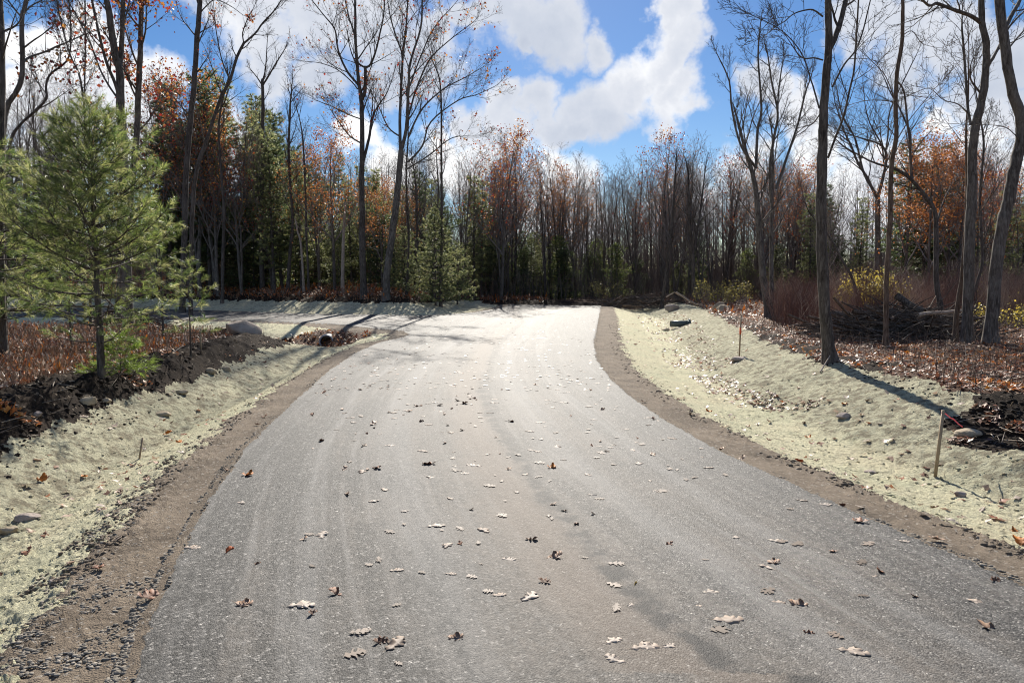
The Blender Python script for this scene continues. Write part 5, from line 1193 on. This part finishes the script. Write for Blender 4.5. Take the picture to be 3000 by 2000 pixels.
pro = {'pale': [leaf_mesh('oak', 2 * i, PALE[i % 3]) for i in range(5)], 'curl': [leaf_mesh('oak', 2 * i + 1, c) for i, c in enumerate([(.34,.22,.15), (.26,.13,.08), (.42,.30,.22)])],
       'dark': [leaf_mesh('oak', 2 * i + 11, c) for i, c in enumerate([(.17,.085,.05), (.24,.11,.06)])], 'orange': [leaf_mesh('maple', 31, (.55,.20,.04)), leaf_mesh('oak', 33, (.50,.13,.04))], 'yellow': [leaf_mesh('oak', 41, (.70,.48,.03))]}
used_leaf = set(); lr = random.Random(77)
def put_leaf(kind, x, y, z, size, label, group=None, tilt=(0, 0), rz=None):
    p = lr.choice(pro[kind])
    if id(p) not in used_leaf: used_leaf.add(id(p)); o = p
    else: o = p.copy(); COL.objects.link(o)
    o.location = (x, y, z); o.rotation_euler = (tilt[0], tilt[1], lr.uniform(0, 6.28) if rz is None else rz); o.scale = (size,) * 3
    o['label'] = label; o['category'] = 'leaf'
    if group: o['group'] = group
LAB = {'pale': ('pale tan oak leaf lying flat on the grey asphalt', 'pale leaves flat on the road'), 'curl': ('curled light brown oak leaf on the asphalt', 'curled brown leaves on the road'), 'dark': ('small dark brown leaf on the asphalt', 'dark leaves on the road')}
special = [(524, 1275, 'orange', .13, 'orange-brown leaf standing on edge on the left part of the road', (1.2, .1), 1.4), (590, 1305, 'dark', .07, 'dark leaf standing upright just right of the standing orange-brown leaf', (1.0, .3), 1.0),
    (1265, 1080, 'orange', .12, 'bright orange leaf in the middle of the road', (.2, .2), .3), (568, 1098, 'orange', .13, 'orange-tan leaf near the left edge of the asphalt', (.1, .1), .1),
    (966, 975, 'dark', .13, 'large dark leaf standing up left of the road centre', (1.1, .2), 1.0), (560, 1400, 'curl', .13, 'curled brown leaf with a white rim at lower left of the road', (.3, .1), .2),
    (335, 1380, 'curl', .17, 'large crumpled tan leaf on the gravel edge at lower left', (.5, .3), .9), (440, 1270, 'pale', .15, 'pinkish pale leaf at the left edge of the asphalt', (.1, .05), .05),
    (1457, 1355, 'yellow', .07, 'tiny yellow leaf standing on end right of centre', (1.3, 0), 1.2), (690, 1405, 'pale', .20, 'wide pale leaf lying beside a dark crumpled one at lower left', (0, 0), .1), (716, 1422, 'dark', .10, 'dark crumpled leaf beside the wide pale one at lower left', (.5, .4), 1.),
    (905, 1495, 'pale', .20, 'broad pale oak leaf at the bottom left of centre', (0, 0), 1.2), (872, 1490, 'dark', .11, 'dark curled leaf touching the broad pale oak leaf', (.4, .2), .4), (1480, 1503, 'pale', .19, 'long pale leaf in the cluster at the bottom right of centre', (.1, 0), .2),
    (1415, 1530, 'pale', .15, 'pale leaf at the lower left of the bottom cluster', (0, 0), 2.4), (1410, 1487, 'pale', .13, 'pale leaf at the upper left of the bottom cluster', (0, 0), .6), (1535, 1497, 'pale', .10, 'small pale leaf at the right end of the bottom cluster', (0, 0), .5),
    (1958, 1512, 'pale', .20, 'long cream leaf slanting at the lower right of the road', (0, 0), -.35), (1830, 1400, 'curl', .14, 'curled pinkish leaf at right with a dark underside', (.4, .2), -.3), (1787, 1396, 'pale', .10, 'small pale leaf just left of the curled pinkish leaf', (.1, 0), -.3),
    (1670, 1437, 'pale', .22, 'very long pale leaf pressed into the asphalt on the right', (0, 0), 0.05), (2240, 1398, 'pale', .12, 'light tan leaf near the right edge of the asphalt', (.1, .1), -.5), (2282, 1347, 'dark', .10, 'dark leaf with a long stem near the right edge of the asphalt', (.4, .1), .3),
    (1212, 1382, 'pale', .19, 'bold white-looking oak leaf with rounded lobes at lower centre', (0, 0), 1.0), (1146, 1378, 'pale', .11, 'small scalloped pale leaf left of the bold white-looking one', (.1, 0), .1), (1168, 1294, 'pale', .13, 'bright leaf with pointed lobes above the bold white-looking one', (.15, 0), -.2),
    (910, 1322, 'pale', .12, 'pale star-like leaf left of the lower centre', (0, 0), .2), (1045, 1480, 'curl', .11, 'upturned cream-edged leaf at the bottom centre', (.4, 0), .1), (1632, 1375, 'pale', .13, 'cream leaf on the right half of the near road', (.1, 0), .1), (1774, 1302, 'curl', .12, 'dark-rimmed leaf on the right half of the near road', (.2, 0), .1),
    (2325, 1228, 'orange', .10, 'orange leaf on the right verge near the edge of the photo', (.3, .1), .3), (95, 1105, 'orange', .14, 'orange-brown leaf standing in the left ditch', (.9, 0), .7)]
for vx, vy, k, s, lab, tl, rz in special:
    x, y, z = hv(vx, vy); put_leaf(k, x, y, z + .0285 if road_dist(np.array([x]), np.array([y]))[0] < 0 else z + .03, s * .74, lab, None, tl, rz)
cnt = 0; used_xy = []
while cnt < 205:
    vy = 760 + 800 * lr.random() ** .8; D = onZ(1500, vy * V)[1]
    D = 3.1 + 9.0 * lr.random() ** .75
    x = lr.uniform(float(xl(D)) + .15, float(xr(D)) - .1); c = float(xl(D) + xr(D)) / 2
    if lr.random() < abs(x - c) / 3.2: continue
    k = lr.choices(['pale', 'curl', 'dark'], [.66, .18, .16])[0]
    s = (.055 + .085 * lr.random() ** 1.4) * (.75 if k == 'dark' else 1)
    put_leaf(k, x, D, .0285, s, LAB[k][0], LAB[k][1], (lr.gauss(0, .04), lr.gauss(0, .04)) if k == 'pale' else (lr.uniform(-.5, .5), lr.uniform(-.4, .4))); cnt += 1
cnt = 0
while cnt < 60:
    D = lr.uniform(4, 11); x = (lr.uniform(-100, 2450) * V - 1500) / F * D; d = float(road_dist(np.array([x]), np.array([D]))[0]); zz = int(zones(np.array([x]), np.array([D]), np.array([d]))[0])
    if zz not in (1, 2): continue
    side = 'left' if x < 0 else 'right'
    k = lr.choice(['curl', 'orange', 'dark', 'curl', 'pale']); surf = 'dirt shoulder' if zz == 1 else 'pale seeded verge'
    cw = {'curl': 'brown', 'orange': 'orange', 'dark': 'dark brown', 'pale': 'pale tan'}[k]
    put_leaf(k, x, D, gz(x, D) + .012, lr.uniform(.08, .13), f'{cw} leaf resting on the {surf} {side} of the road', f'{cw} leaves on the {side} {surf}', (lr.uniform(-.4, .4), lr.uniform(-.4, .4))); cnt += 1

# ------------------------------------------------------------------ thin autumn haze
def haze():
    m = bpy.data.materials.new('haze'); m.use_nodes = True; nt = m.node_tree; nt.nodes.clear(); n = N(nt)
    v = n.add('ShaderNodeVolumePrincipled', {'Color': (.86, .88, 1.0, 1), 'Density': HAZE, 'Anisotropy': .35})
    n.add('ShaderNodeOutputMaterial', {'Volume': v.outputs[0]})
    o = box('haze', (0, 0, -2.5), (6400, 6400, 60), m); tag(o, 'thin pale haze between the far trees', 'haze', kind='stuff')
HAZE = 0
if HAZE > 0: haze()
